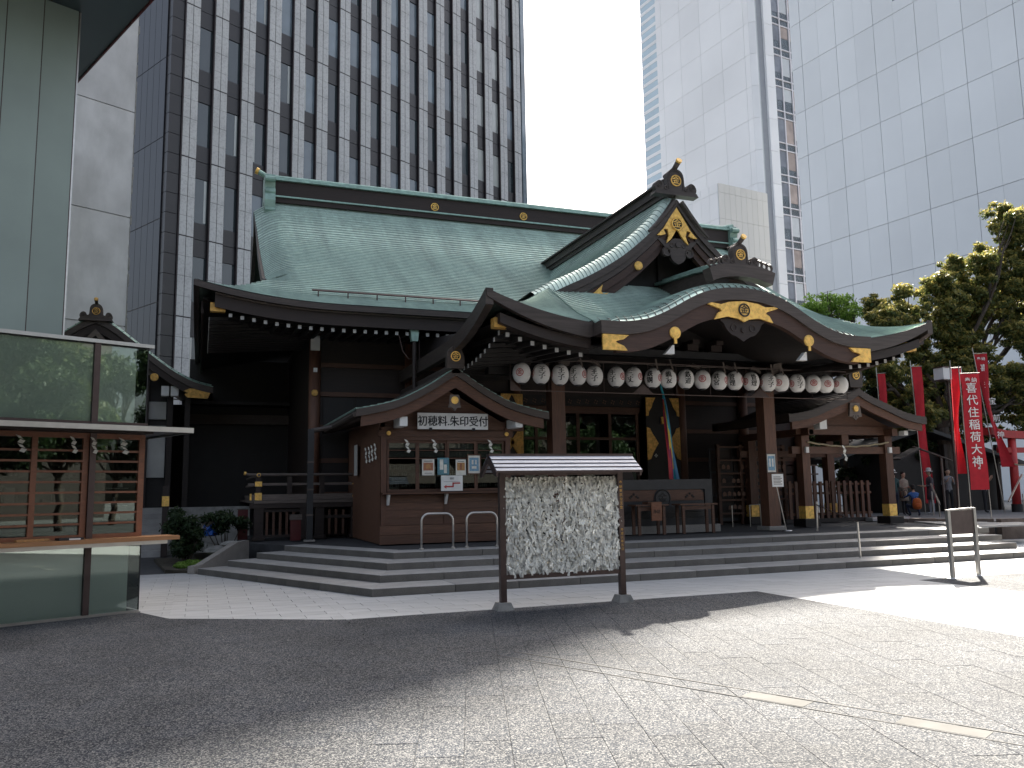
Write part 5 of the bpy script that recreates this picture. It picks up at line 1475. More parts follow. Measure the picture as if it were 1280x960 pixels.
for i in range(14):   # side wall: narrow tall panels
    for j in range(10):
        z0 = 14.25-16.12+.25+4.15*j
        if i == 0 and j == 0:
            sd_ = MB().box(-.02, .02, .012, .628, .02, 4.13).build('side_panel', 'tower_side', tw, local=True); o = sd_
        else: o = inst(sd_, 'side_panel', (0, 0, 0), parent=tw)
        o.location = (-.2, .36+.64*i, z0)

# ------------------------------------------------------------------ pale towers on the right
def at_az(az, d): return (CAMP[0]+d*math.sin(R(az)), CAMP[1]+d*math.cos(R(az)))
# local x = direction towards the viewer's right (heading 171.4), outer face at local y=0, body behind (+y)
RC = at_az(40.7, 130)
rt = thing('grey_panel_tower', (RC[0], RC[1], 0), 'blank pale grey panelled tower face at the right', 'office tower', None, R(90-171.4))
def panels(root, x0, xs_, zs_, m, gap, y=0., name='cladding_panel', t=.3, half=True):
    for i in range(len(xs_)-1):
        for j in range(len(zs_)-1):
            a, c_, z0, z1 = xs_[i], xs_[i+1], zs_[j], zs_[j+1]
            MB().box(a+gap, c_-gap, y-t, y, z0+gap, z1-gap).build(name, m, root, local=True)
colx = [0, 1.95]; 
for i in range(1, 22): colx.append(1.95+3.14*i)
rz_ = [15.4, 22.6, 29.8, 37.0, 44.2, 51.4, 58.6, 65.8]
for i in range(len(colx)-1):
    top = rz_[:-1]+[60.8] if i > 10 else rz_[:-1]+[64.5] if i > 7 else rz_+([67.6] if i > 5 else [71.8] if i > 4 else [73.0] if i > 2 else [73.0, 80.2])  # unseen stepped top, shaped to let sun reach the plaza and tree
    full = (i % 2 == 0)
    for j in range(len(top)-1):
        ga = .035 if (i % 2 == 1) else .012; gc_ = .012 if (i % 2 == 1) else .035
        if i == 0: ga, gc_ = .0, .05
        MB().box(colx[i]+ga, colx[i+1]-gc_, -.15, 0, top[j]+.035, top[j+1]-.035).build('cladding_panel', 'panel_grey', rt, local=True)
b = MB(); b.box(.0, 69.8, .001, 5, 0, 60.7); b.box(0, 33.3, .001, 5, 60.7, 64.4); b.box(0, 23.9, .001, 5, 64.4, 67.5); b.box(0, 17.6, .001, 5, 67.5, 71.7); b.box(0, 14.4, .001, 5, 71.7, 72.9); b.box(0, 8.2, .001, 5, 72.9, 80.1); b.box(0, 69.8, -.1, 0, 0, 15.4); b.build('core', 'panel_line', rt, local=True)
# white middle tower
MC = at_az(38.2, 160)
mt = thing('white_tower', (MC[0], MC[1], 0), 'tall hazy white tower with a striped glass flank and a strip of windows', 'office tower', None, R(90-171.4))
mz = [53.0+6.6*k for k in range(-7, 11)]
mx_ = [-28.9, -27.0, -20.9, -14.7, -8.5, -2.3, -.9]
for i in range(len(mx_)-1):
    for j in range(len(mz)-1):
        MB().box(mx_[i]+.03, mx_[i+1]-.03, -.12, 0, mz[j]+.03, mz[j+1]-.03).build('cladding_panel', 'panel_white', mt, local=True)
for j in range(len(mz)-1):    # chamfer
    MB().prism([(-.9, -.12), (0, .75), (0, .9), (-.9, .0)], mz[j]+.03, mz[j+1]-.03).build('corner_panel', 'panel_white', mt, local=True)
b = MB(); b.plate([(0, 0), (37.0, 0), (37.0, 136.5), (32.9, 136.4), (31.9, 139.4), (29.4, 141.7), (26, 145.0), (20, 149), (0, 149)], -28.9, -.9, ax='y'); b.plate([(.9, 0), (37.0, 0), (37.0, 136.5), (32.9, 136.4), (31.9, 139.4), (29.4, 141.7), (26, 145.0), (20, 149), (.9, 149)], -.9, 0, ax='y'); b.box(-34.6, -28.9, .3, 20, 0, 121); b.build('core', 'panel_line2', mt, local=True)  # hidden right part and sloping roofline are made up to cast the plaza shadow
# flank of bands
z = 20.
while z < 119:
    MB().box(-34.6, -28.95, .1, .3, z, z+1.35).build('glass_band', 'stripe_glass', mt, local=True)
    MB().box(-34.6, -28.95, .05, .3, z+1.38, z+2.17).build('white_band', 'panel_white', mt, local=True)
    z += 2.2
# face turned to the viewer's right (local +x side): facade along local +y
MB().box(-.1, .02, 1.2, 2.6, 0, 106).build('shadow_gap', 'panel_line', mt, local=True)
for j in range(len(mz)-1):
    MB().box(0, .5, 2.65, 4.9, mz[j]+.03, mz[j+1]-.03).build('pilaster_panel', 'panel_white', mt, local=True)
b = MB(); b.box(-.2, -.0, 4.9, 26, 0, 110); b.build('window_wall', 'tower_glass2', mt, local=True)
for x in (4.95, 7.3, 9.9, 12.4, 15.0, 17.5): MB().box(0, .25, x-.12, x+.12, 0, 106).build('mullion', 'mullion', mt, local=True)
for j in range(len(mz)-1):
    MB().box(0, .2, 4.95, 18, mz[j]-.1+.9, mz[j]+.1+.9).build('transom', 'mullion', mt, local=True)
    MB().box(0, .2, 4.95, 18, mz[j]+2.3, mz[j]+2.5).build('transom', 'mullion', mt, local=True)
    for x in (5.1, 7.45, 10.05):
        MB().box(.0, .06, x, x+2.15, mz[j]+2.55+rng.uniform(0, 2.5), mz[j]+7.3).build('blind', ['panel_line2', 'p_taupe', 'p_taupe'][int(rng.integers(3))] if x > 6 else 'p_taupe2', mt, local=True)
# annex
AC = at_az(35.3, 140)
an = thing('white_annex', (AC[0], AC[1], 0), 'lower white panelled block in front of the hazy tower', 'building', None, R(90-171.4))
az_ = [20.0, 25.2, 30.4, 35.6, 40.8, 46.8, 51.4, 53.0]
for i in range(6):
    for j in range(len(az_)-1):
        MB().box(-2.1*(i+1)+.02, -2.1*i-.02, -.1, 0, az_[j]+.02, az_[j+1]-.02).build('cladding_panel', 'panel_white', an, local=True)
for i in range(9):
    for j in range(len(az_)-1):
        MB().box(0, .1, 1.28*i+.02, 1.28*(i+1)-.02, az_[j]+.02, az_[j+1]-.02).build('side_panel', 'panel_cream', an, local=True)
b = MB(); b.box(-13, -.001, .001, 11.5, 0, 52.9); b.build('core', 'panel_line2', an, local=True)

# ------------------------------------------------------------------ small hall at the left, between kiosk and tower
sm = thing('side_hall', (-5.6, 16, 0), 'small dark side hall with a green curved gable behind the kiosk', 'hall')
SMX, SMY = -5.62, 14.0
SP = Cubic([(0, 7.0), (.3, 6.86), (.65, 6.62), (1.1, 6.26), (1.6, 5.86), (2.2, 5.42), (2.8, 5.1), (3.35, 4.96)])
small_gable_roof(sm, SMX, 3.35, SMY, 20, SP, th=.2, bd=.26, cop='copper_plain', bm='darkbrown')
b = MB()
for sx in (-1, 1):
    for u in np.arange(.35, 3.3, .2):
        pts = [(SMX+sx*u, SMY+.02, SP(u)+.045), (SMX+sx*(u-.10), SMY+.4, SP(u-.1)+.10), (SMX+sx*(u-.14), SMY+1.2, SP(u-.14)+.06)]
        b.bar(pts[0], pts[1], .02, .02); b.bar(pts[1], pts[2], .02, .02)
tag(b.build('roof_seams', 'edge', sm), kind='stuff')
b = MB()
rr_ = []
for u in np.linspace(-3.3, 3.3, 50): rr_.append((SMX+u, SMY+.0, SP(abs(u))+.0))
rows = [[(x, y+dy, z+dz) for x, y, z in rr_] for dy, dz in ((0, -.02), (.06, .06), (.22, .10), (.5, .09))]
b.grid(rows); b.build('rolled_edge', 'copper_plain', sm)
ridge_crest(sm, SMX, SMY-.1, 6.92, .42, mark='golddull')
b = MB(); b.slab([(SMX-3.3+.0, 5.05), (SMX-1.4, 5.95), (SMX-.3, 6.7)], [(SMX-3.3, 4.9), (SMX-1.4, 5.8), (SMX-.3, 6.5)], SMY-.05, SMY)
b = MB(); b.plate([(SMX-.45, 6.1), (SMX, 6.62), (SMX+.45, 6.1), (SMX+.3, 6.1), (SMX, 6.42), (SMX-.3, 6.1)], SMY-.02, SMY+.02); b.build('gable_trim', 'greywood', sm)
b = MB(); pl = [(-2.95, 4.9), (-2.3, 4.9), (-2.42, 4.60), (-3.0, 4.62), (-3.1, 4.72), (-2.98, 4.76), (-3.12, 4.82)]
b.plate(pl, SMY+.02, SMY+.05); b.build('gilded_plate', 'golddull', sm)
b = MB(); disk(b, -3.96, SMY+.05, 5.22, .12, .04); b.build('gilded_boss', 'golddull', sm)
for x in (-3.65, -3.38): MB().box(x-.11, x+.11, SMY+.2, SMY+.5, 4.68, 4.98).build('beam_end', 'white', sm)
b = MB(); b.box(-9, -3.6, 14.9, 15.0, 0, 5.4); b.build('side_wall', 'dark', sm)
for z0, z1, x0, x1 in ((4.0, 4.55, -4.15, -3.62), (2.2, 3.8, -4.15, -3.62)): MB().box(x0, x1, 14.8, 14.9, z0, z1).build('plaster_panel', 'plaster', sm)
for x in (-4.2, -3.5, -3.0): MB().box(x-.08, x+.08, 14.6, 14.8, 0, 5.2).build('post', 'darkbrown', sm)
MB().box(-3.0, 1.2, 16.5, 16.7, 0, 6.2).build('passage_wall', 'dark', sm)
MB().box(-3.0, .3, 16.3, 16.45, 4.0, 4.32).build('passage_lintel', 'greywood', sm)
MB().box(-3.2, .2, 15.6, 16.5, 4.6, 4.7).build('passage_eave', 'slate', sm)
MB().box(-9, -2.8, 19.9, 20, 0, 5).build('rear_wall', 'dark', sm)
for k in range(8):
    MB().box(-4.6, -3.35, 11.6+.32*k, 15, .16*k-.03, .16*(k+1)).build('stair_step', 'granite2', sm)
b = MB(); b.box(-3.5, -3.34, 11.3, 11.46, 0, 1.9); nw_ = b.build('newel_post', 'darkbrown', sm); MB().box(-3.51, -3.33, 11.28, 11.3, 1.35, 1.62).build('newel_fitting', 'gold', nw_)
MB().box(-3.4, -1.2, 12.0, 12.4, 0, 1.3).build('stone_base', 'stone', sm)
b = MB(); b.box(-3.0, -2.98, 11.0, 11.02, 2.4, 3.4)
# building behind the viewpoint, mirrored in glass
bh = thing('street_block', (0, -48, 0), 'pale striped building across the street behind the viewpoint', 'building')
MB().box(-45, 40, -60, -48, 0, 16).build('wall', 'darkbrown', bh)
for j in range(4):
    MB().box(-30, 26, -48.1, -48, 1+3.1*j, 2.4+3.1*j).build('window_band', 'tower_glass2', bh)
# ------------------------------------------------------------------ gate shelter on the right
gs = thing('gate_shelter', (14.6, 6.8, .5), 'small open timber gate with a curved gabled roof and gilt post shoes', 'gate')
GPf = Cubic([(0, 4.30), (.4, 4.10), (1.0, 3.88), (1.6, 3.66), (2.2, 3.54), (2.55, 3.52)])
small_gable_roof(gs, 14.62, 2.42, 5.0, 8.6, GPf, th=.2, bd=.24, cop='edge')
b = MB(); b.box(14.5, 14.74, 5.05, 8.6, 4.25, 4.45); b.tube([(14.62, 5.0, 4.48), (14.62, 8.6, 4.48)], .08, 8); b.build('ridge', 'edge', gs)
b = MB(); b.plate(smooth_poly([(14.3, 4.32), (14.26, 4.6), (14.32, 4.86), (14.5, 4.96), (14.68, 4.86), (14.74, 4.6), (14.72, 4.32)], 2), 4.94, 5.05); oc = b.build('ridge_crest', 'edge', gs)
crest_mark(oc, 14.50, 4.93, 4.66, .13, 'gold')
for x in (13.16, 16.12):
    for y in (5.7, 8.1):
        b = MB(); b.bev(x-.13, x+.13, y-.13, y+.13, .75, 3.0, .004); p = b.build('gate_post', 'woodv', gs)
        MB().box(x-.138, x+.138, y-.138, y+.138, .70, 1.06).build('gilt_shoe', 'gold', p)
        MB().bev(x-.25, x+.25, y-.25, y+.25, .5, .72, .02).build('post_block', 'dark', gs)
MB().box(12.75, 16.6, 5.64, 5.80, 2.50, 2.70).build('tie_beam', 'wood', gs)
MB().box(12.9, 16.4, 5.62, 5.82, 3.04, 3.28).build('upper_beam', 'wood', gs)
MB().box(12.75, 16.6, 8.02, 8.18, 2.50, 2.70).build('tie_beam', 'wood', gs)
for x in (13.16, 16.12):
    MB().box(x-.1, x+.1, 5.3, 8.5, 3.0, 3.2).build('side_beam', 'wood', gs)
MB().box(14.52, 14.76, 5.66, 5.76, 2.70, 3.04).build('strut', 'wood', gs)
b = MB(); b.plate([(13.0, 3.28), (16.3, 3.28), (14.65, 3.95)], 5.68, 5.74); b.build('gable_panel', 'wood', gs)
for x in (13.45, 16.85):
    MB().box(x-.12, x+.12, 5.15, 5.4, 3.16, 3.44).build('purlin_end', 'white', gs)
    MB().box(x-.36 if x < 14 else x-.38, x-.22 if x < 14 else x-.24, 5.3, 5.5, 3.02, 3.15).build('beam_end', 'white', gs)
for x in (13.16, 16.12):
    MB().box(x-.05, x+.05, 5.5, 5.58, 2.52, 2.68).build('nose_end', 'white', gs)
b = MB()
b.plate([(14.28, 3.88), (14.6, 3.88), (14.64, 3.62), (14.66, 3.5), (14.56, 3.5), (14.44, 3.4), (14.32, 3.5), (14.22, 3.5), (14.24, 3.62)], 4.98, 5.04); g3 = b.build('gable_pendant', 'greywood', gs)
b = MB(); disk(b, 14.44, 4.975, 3.72, .09, .04); b.build('gilt_boss', 'gold', g3)
for x in (14.36, 14.52, 14.44): MB().plate([(x-.02, 3.50 if x != 14.44 else 3.45), (x+.02, 3.50 if x != 14.44 else 3.45), (x, 3.54)], 4.972, 4.98).build('pendant_hole', 'dark', g3)
# straw rope with a streamer
b = MB(); pts = [(13.2+2.9*t, 5.55, 2.82-.12*math.sin(math.pi*t)+.01*math.sin(40*t)) for t in np.linspace(0, 1, 30)]
b.tube(pts, .025, 6); M['straw'] = mat('straw_rope', (.33, .27, .17), .9, 0, .2, 20, .5, 60); tag(b.build('straw_rope', 'straw'), 'twisted straw rope strung across the gate shelter', 'rope')
shide((14.42, 5.50, 2.74), .5, 'white paper streamer hanging in the gate shelter', s=1.3)
# fence, racks and shelves behind the gate
fe = thing('picket_fence', (15.2, 7.6, .5), 'dark picket fence between the gate shelter posts', 'fence')
for x in np.arange(14.1, 17.2, .23):
    MB().box(x, x+.10, 7.55, 7.60, .62, 1.75+.01*math.sin(x*9)).build('picket', 'woodv', fe)
for z in (.72, 1.35, 1.62): MB().box(14.0, 17.3, 7.60, 7.66, z, z+.07).build('rail', 'woodx', fe)
MB().box(13.9, 17.3, 7.5, 7.7, .5, .62).build('sill', 'dark', fe)
er = thing('plaque_rack', (13.0, 7.6, .5), 'wooden rack of votive plaques behind the left gate shelter post', 'rack')
for x in (12.1, 12.9, 13.7, 14.5): MB().box(x-.05, x+.05, 8.2, 8.3, .5, 2.9).build('upright', 'wood', er)
for z in (.8, 1.2, 1.6, 2.0, 2.4, 2.8): MB().box(12.05, 14.55, 8.18, 8.3, z, z+.05).build('shelf', 'wood', er)
MP = None
for z in (1.0, 1.4, 1.8, 2.2):
    for x in np.arange(12.2, 14.45, .17):
        if rng.random() < .7:
            if MP is None:
                MP = MB().plate([(-.06, -.05), (.06, -.05), (.06, .04), (0, .09), (-.06, .04)], -.01, 0).build('votive_plaque', 'woodx', er, local=True); o = MP
            else: o = inst(MP, 'votive_plaque', (0, 0, 0), parent=er)
            o.location = (x-13.0, .52-.0, z-.5+rng.uniform(-.01, .01)); o.rotation_euler = (0, rng.uniform(-.15, .15), 0)
# low wooden tables seen through the gate
b = MB(); b.box(14.6, 17.0, 9.6, 9.8, 1.98, 2.03); b.box(14.6, 17.0, 9.6, 9.8, 2.28, 2.32)
for x in (14.7, 15.9, 16.9): b.box(x-.04, x+.04, 9.65, 9.75, .5, 2.3)
tag(b.build('shelf_frame', 'greywood'), 'weathered wooden shelf frame seen through the gate shelter', 'shelf')
tag(MB().plate([(16.0, 2.1), (16.75, 2.1), (16.7, 2.62), (16.1, 2.68)], 10.0, 10.04).build('tan_screen', 'straw'), 'tan square panel seen through the gate shelter', 'panel')

# ------------------------------------------------------------------ people
M['skin'] = mat('skin', (.42, .26, .18), .55, 0, .05, 5)
def clothmat(n, c): M[n] = mat(n, c, .85, 0, .15, 7, .2, 40); return n
clothmat('c_navy', (.02, .03, .06)); clothmat('c_blue', (.03, .10, .28)); clothmat('c_orange', (.42, .10, .02)); clothmat('c_beige', (.30, .24, .19))
clothmat('c_white', (.55, .54, .52)); clothmat('c_coat', (.07, .06, .07)); clothmat('c_grey', (.20, .20, .21)); clothmat('c_light', (.32, .34, .38)); clothmat('c_teal', (.02, .06, .06)); clothmat('c_brown', (.12, .07, .045)); clothmat('hair', (.015, .012, .01)); clothmat('c_black', (.015, .015, .017))
def skin_mesh(joints, edges, sub=2):
    me = bpy.data.meshes.new('t'); me.from_pydata([j[:3] for j in joints], edges, [])
    o = bpy.data.objects.new('t', me); COL.objects.link(o)
    md = o.modifiers.new('s', 'SKIN'); md.use_smooth_shade = True
    for i, j in enumerate(joints): me.skin_vertices[0].data[i].radius = (j[3], j[4] if len(j) > 4 else j[3])
    me.skin_vertices[0].data[0].use_root = True
    ss_ = o.modifiers.new('u', 'SUBSURF'); ss_.levels = sub; ss_.render_levels = sub
    bpy.context.view_layer.update()
    r = bpy.data.meshes.new_from_object(o.evaluated_get(bpy.context.evaluated_depsgraph_get()))
    bpy.data.objects.remove(o); bpy.data.meshes.remove(me); return r
def person(loc, rz, H, label, top, legs, hat=None, hairc='hair', arms='down', coat=False, bend=0., group=None, crouch=False, shoes='c_black'):
    t = thing('person', loc, label, 'person', group, rz); s = H/1.7
    hipz = .90 if not crouch else .42
    by = -.0
    J = [(0, 0, hipz, .13, .10), (0, bend*.3, hipz+.17, .115, .095), (0, bend*.65, hipz+.36, .14, .10), (0, bend, hipz+.50, .12, .085), (0, bend*1.08, hipz+.58, .05), (0, bend*1.12, hipz+.63, .048), (0, bend*1.15+.01, hipz+.72, .075, .085), (0, bend*1.15+.01, hipz+.80, .055, .06)]
    E_ = [(i, i+1) for i in range(7)]
    def add(*pts, root=0):
        prev = root
        for p in pts:
            J.append(p); E_.append((prev, len(J)-1)); prev = len(J)-1
        return prev
    for sx in (-1, 1):
        if not crouch:
            add((sx*.09, .0, hipz-.06, .085), (sx*.10, .02*sx, .50, .06), (sx*.105, -.01+.03*sx, .28, .05), (sx*.105, -.02+.03*sx, .08, .035), (sx*.115, .09+.03*sx, .035, .035, .03))
        else:
            add((sx*.12, .05, hipz-.05, .09), (sx*.20, .38, .48, .065), (sx*.19, .22, .25, .055), (sx*.18, .10, .08, .04), (sx*.19, .24, .035, .04))
        z = hipz+.50; 
        if arms == 'down':
            hand = [(sx*.21, bend+.0, z-.30, .038), (sx*.22, bend+.06, z-.52, .03), (sx*.22, bend+.08, z-.58, .03, .018), (sx*.22, bend+.09, z-.66, .026, .014)]
        elif arms == 'front':
            hand = [(sx*.21, bend+.02, z-.28, .038), (sx*.15, bend+.24, z-.30, .03), (sx*.13, bend+.30, z-.29, .03, .02), (sx*.12, bend+.37, z-.27, .026, .014)]
        elif arms == 'reach':
            hand = [(sx*.22, bend+.16, z-.12, .038), (sx*.25, bend+.40, z-.14, .03), (sx*.25, bend+.47, z-.13, .03, .02), (sx*.25, bend+.54, z-.12, .026, .014)]
        else:
            hand = [(sx*.23, bend-.05, z-.28, .038), (sx*.12, bend+.20, z-.14, .03), (sx*.08, bend+.26, z-.08, .03, .02), (sx*.06, bend+.28, z-.02, .026, .014)]
        last = add((sx*.165, bend, z-.02, .065), *hand, root=3)
        # fingers
        hp_, pp = Vector(J[last][:3]), Vector(J[last-1][:3]); d = (hp_-pp).normalized()
        side = d.cross(Vector((0, 0, 1))); side = side.normalized() if side.length > .2 else Vector((0, 1, 0))
        for k, ln in enumerate((.07, .08, .075, .058)):
            b0 = hp_+side*(.011*(k-1.5)); m1 = b0+d*ln*.55+Vector((0, 0, -.004)); e1 = b0+d*ln+Vector((0, 0, -.016))
            J.append((*m1, .0075)); E_.append((last, len(J)-1)); J.append((*e1, .006)); E_.append((len(J)-2, len(J)-1))
        th = pp+side*.03*sx+d*.04; J.append((*th, .009)); E_.append((last-1, len(J)-1)); th2 = th+d*.035+side*.008; J.append((*th2, .007)); E_.append((len(J)-2, len(J)-1))
    me = skin_mesh(J, E_, 1)
    for mm in (top, legs, 'skin', shoes): me.materials.append(M[mm])
    zn = hipz+.575
    for p in me.polygons:
        c = p.center
        k = 0
        if c.z > zn: k = 2
        elif c.z < .09: k = 3
        elif crouch and c.z < hipz+.08 and abs(c.x) < .4: k = 1
        elif not crouch and c.z < hipz+.0 and abs(c.x) < .19: k = 1
        p.material_index = k
    # hands: skin beyond the cuffs
    hx = []
    o = bpy.data.objects.new('body', me); COL.objects.link(o); o.parent = t
    hand_idx = [Vector(j[:3]) for j in J if len(j) > 3 and j[3] < .0301 and j[2] > .12]
    for p in me.polygons:
        if p.material_index in (0, 1) and min((p.center-h).length for h in hand_idx) < .05: p.material_index = 2
    # head features
    hz = hipz+.735; hy = bend*1.15+.01
    b = MB(); b.lathe((0, hy, hz-.12), [(.03, 0), (.062, .03), (.078, .08), (.083, .13), (.078, .18), (.055, .22), (.02, .24)], 14); hd_ = b.build('head', 'skin', t, smooth=True, local=True); hd_.scale = (1, 1.12, 1); hd_.location.y = -hy*.12
    b = MB(); b.add([(-.012, hy+.085, hz-.02), (.012, hy+.085, hz-.02), (0, hy+.112, hz-.02), (0, hy+.088, hz+.03)], [(0, 2, 3), (2, 1, 3), (0, 1, 2), (0, 3, 1)])
    for sx in (-1, 1):
        b.lathe((sx*.082, hy, hz-.02), [(.004, 0), (.016, .012), (.018, .03), (.006, .045)], 8)
    b.build('nose_and_ears', 'skin', t, local=True)
    b = MB()
    for sx in (-1, 1): b.lathe((sx*.03, hy+.09, hz+.018), [(.009, 0), (.009, .008)], 8)
    b.box(-.02, .02, hy+.083, hy+.09, hz-.052, hz-.046); b.build('eyes_and_mouth', 'hair', t, local=True)
    b = MB()
    b.lathe((0, hy-.012, hz-.02), [(.086, .02), (.092, .06), (.090, .11), (.07, .145), (.03, .165)], 14); b.lathe((0, hy-.035, hz-.07), [(.062, 0), (.078, .05), (.085, .11)], 12); b.build('hair', hairc, t, smooth=True, local=True)
    if hat:
        b = MB(); b.lathe((0, hy, hz+.055), [(.155, -.025), (.15, -.01), (.10, .0), (.097, .05), (.085, .10), (.05, .125), (.01, .13)], 18); b.build('sun_hat', hat, t, smooth=True, local=True)
    if coat:
        b = MB(); z1 = hipz+.55; b.lathe((0, bend*.5, 0), [(.20, hipz-.32), (.185, hipz-.1), (.165, hipz+.12), (.19, hipz+.38), (.17, hipz+.50), (.08, hipz+.56)], 16)
        for i, v in enumerate(b.v): b.v[i] = (v[0], bend*.5+(v[1]-bend*.5)*.68, v[2])
        b.build('coat', top, t, smooth=True, local=True)
    t.scale = (s, s, s)
    return t
def backpack(loc, rz, m, label, s=1.):
    t = thing('backpack', loc, label, 'backpack', None, rz)
    b = MB(); b.lathe((0, 0, 0), [(.10, 0), (.15, .05), (.16, .18), (.145, .30), (.10, .37), (.02, .39)], 14)
    for i, v in enumerate(b.v): b.v[i] = (v[0], v[1]*.62, v[2])
    b.build('bag', m, t, smooth=True, local=True)
    b = MB(); b.lathe((0, -.08, .05), [(.07, 0), (.10, .03), (.10, .12), (.06, .16)], 12)
    for i, v in enumerate(b.v): b.v[i] = (v[0], -.08+(v[1]+.08)*.4, v[2])
    b.build('front_pocket', m, t, smooth=True, local=True)
    MB().tube([(-.05, 0, .37), (-.03, 0, .43), (.03, 0, .43), (.05, 0, .37)], .01, 6).build('carry_loop', 'c_black', t, local=True)
    for sx in (-1, 1): MB().tube([(sx*.08, .03, .36), (sx*.10, .14, .40), (sx*.10, .24, .28), (sx*.11, .18, .08), (sx*.1, .05, .04)], .014, 6).build('strap', 'c_black', t, local=True)
    t.scale = (s, s, s); return t
PG = 'visitors on the terrace to the right of the gate'
person((20.75, 10.1, .5), R(-10), 1.56, 'person in white sun hat and teal sleeves standing nearest the gate shelter', 'c_teal', 'c_navy', hat='c_white', arms='front')
person((21.5, 10.4, .5), R(180), 1.52, 'person in a beige quilted jacket standing between the two white sun hats', 'c_beige', 'c_black', arms='front', coat=True)
person((22.55, 10.2, .5), R(60), 1.60, 'person in a long dark coat, light trousers and white sun hat, beside a red banner', 'c_coat', 'c_light', hat='c_white', coat=True, arms='front', shoes='c_white')
person((20.85, 9.3, .5), R(-25), 1.45, 'person crouching in a dark coat with a blue collar and an orange backpack', 'c_blue', 'c_navy', crouch=True, arms='reach', bend=.12)
backpack((20.72, 9.10, .75), R(-25), 'c_orange', 'orange and dark backpack on the crouching person')
backpack((20.9, 9.88, 1.12), R(170), 'c_brown', 'tan shoulder bag worn by the person nearest the gate shelter', .75)
person((23.9, 10.6, .5), R(150), 1.62, 'person in a grey top with folded arms in the deep shade behind the shrubs', 'c_grey', 'c_black', arms='fold')
person((25.0, 10.0, .5), R(200), 1.66, 'person in a grey jacket half hidden behind the long red banner', 'c_grey', 'c_black', arms='fold')
b = MB(); b.tube([(20.95, 8.4, .5), (20.95, 8.4, 1.02)], .022, 8); b.tube([(21.75, 9.4, .5), (21.75, 9.4, 1.35)], .022, 8); b.bar((20.55, 8.0, .93), (21.95, 9.6, 1.62), .05)
tag(b.build('stair_rail', 'steel'), 'sloping steel stair rail in front of the visitors', 'handrail')
b = MB(); b.tube([(25.3, 8.7, .5), (25.3, 8.7, 1.2)], .022, 8); b.tube([(25.9, 9.0, .5), (25.9, 9.0, 1.5)], .022, 8); b.bar((24.2, 8.4, .95), (26.0, 9.2, 1.9), .05)
tag(b.build('stair_rail', 'steel'), 'sloping steel stair rail before the red torii post', 'handrail')

# ------------------------------------------------------------------ banners, lamp, torii, small shrine
def banner(x, y, z0, zt, zb, wd, label, txt='', h=R(-25), lean=0., twist=0., pole2=True, small=''):
    t = thing('banner', (x, y, z0), label, 'banner', None, h)
    b = MB(); n = 22; P = []; Fc = []
    for j in range(n):
        f = j/(n-1); z = zt-(zt-zb)*f; ww = wd*(1-.45*twist*math.sin(f*3.1)); off = lean*f+.02*math.sin(f*9)
        for k in range(5):
            g = k/4; P.append((off+ww*g, .05*twist*math.sin(f*7+g*4)+.015*math.sin(g*6+f*5), z-z0))
    for j in range(n-1):
        for k in range(4): a = j*5+k; Fc.append((a, a+1, a+6, a+5))
    m = len(P); P += [(p[0], p[1]+.006, p[2]) for p in P]; Fc += [tuple(i+m for i in f[::-1]) for f in Fc]
    b.add(P, Fc); b.build('cloth', 'redcloth', t, local=True, smooth=True)
    MB().tube([(lean-.02, .01, 0), (-.03, .01, zt-z0+.25)], .018, 6).build('pole', 'steel', t, local=True)
    MB().tube([(-.03, .01, zt-z0+.02), (wd+.03, .01, zt-z0+.03)], .010, 6).build('cross_bar', 'steel', t, local=True)
    if pole2: MB().tube([(lean+wd+.02, .02, 0), (lean+wd+.0, .02, zb-z0+.1)], .014, 6).build('stay', 'steel', t, local=True)
    if txt:
        sz = wd*.62
        for j, ch_ in enumerate(txt):
            f = (.13+.093*j*8/len(txt)); z = zt-(zt-zb)*f
            o = text(ch_, sz, 'white', 'lettering', None, Matrix.Translation((lean*f+wd*.5, -.035, z-z0)) @ Matrix.Rotation(R(90), 4, 'X'), .002); o.parent = t
        for k_, ch_ in enumerate('奉納'):
            o = text(ch_, sz*.5, 'white', 'lettering', None, Matrix.Translation((wd*(.33+.36*k_), -.035, zt-z0-.2)) @ Matrix.Rotation(R(90), 4, 'X'), .002); o.parent = t
        if small:
            for j, ch_ in enumerate(small):
                o = text(ch_, sz*.22, 'white', 'lettering', None, Matrix.Translation((lean+wd*.55, -.035, zb-z0+.95-.11*j)) @ Matrix.Rotation(R(90), 4, 'X'), .002); o.parent = t
    return t
banner(18.50, 5.0, 0., 4.83, 1.42, .52, 'long red banner with white lettering reading down its length, front of the group', '喜代住稲荷大神', lean=.0, small='金王八幡')
banner(19.25, 6.0, .5, 5.1, 1.9, .26, 'narrow red banner edge hanging just left of the long lettered one', '', lean=-.1, twist=.8, pole2=False).location = (18.85, 5.6, .5)
banner(24.95, 9.9, .5, 6.5, 2.2, .46, 'tall leaning red banner with white lettering at the right, before the torii', '喜升宝前神', lean=.65, twist=1.3, pole2=False)
banner(22.75, 10.8, .5, 6.05, .9, .36, 'red banner rising from behind the visitors, in front of the tree', '', lean=.12, twist=.3, pole2=False)
banner(21.75, 11.5, .5, 5.85, 1.9, .28, 'slim red banner beside the gate shelter roof, farthest left', '', lean=0., pole2=False)
lp = thing('lamp_post', (22.5, 9.0, .5), 'square white garden lamp above the long red banner', 'lamp')
MB().tube([(22.5, 9.0, .5), (22.5, 9.0, 5.3)], .04, 8).build('lamp_pole', 'steeldark', lp)
for x, y, rz in ((22.27, 8.98, 0), (22.74, 8.98, 0)):
    MB().box(x-.21, x+.21, y-.21, y+.21, 5.3, 5.72).build('lamp_shade', 'lampwhite', lp)
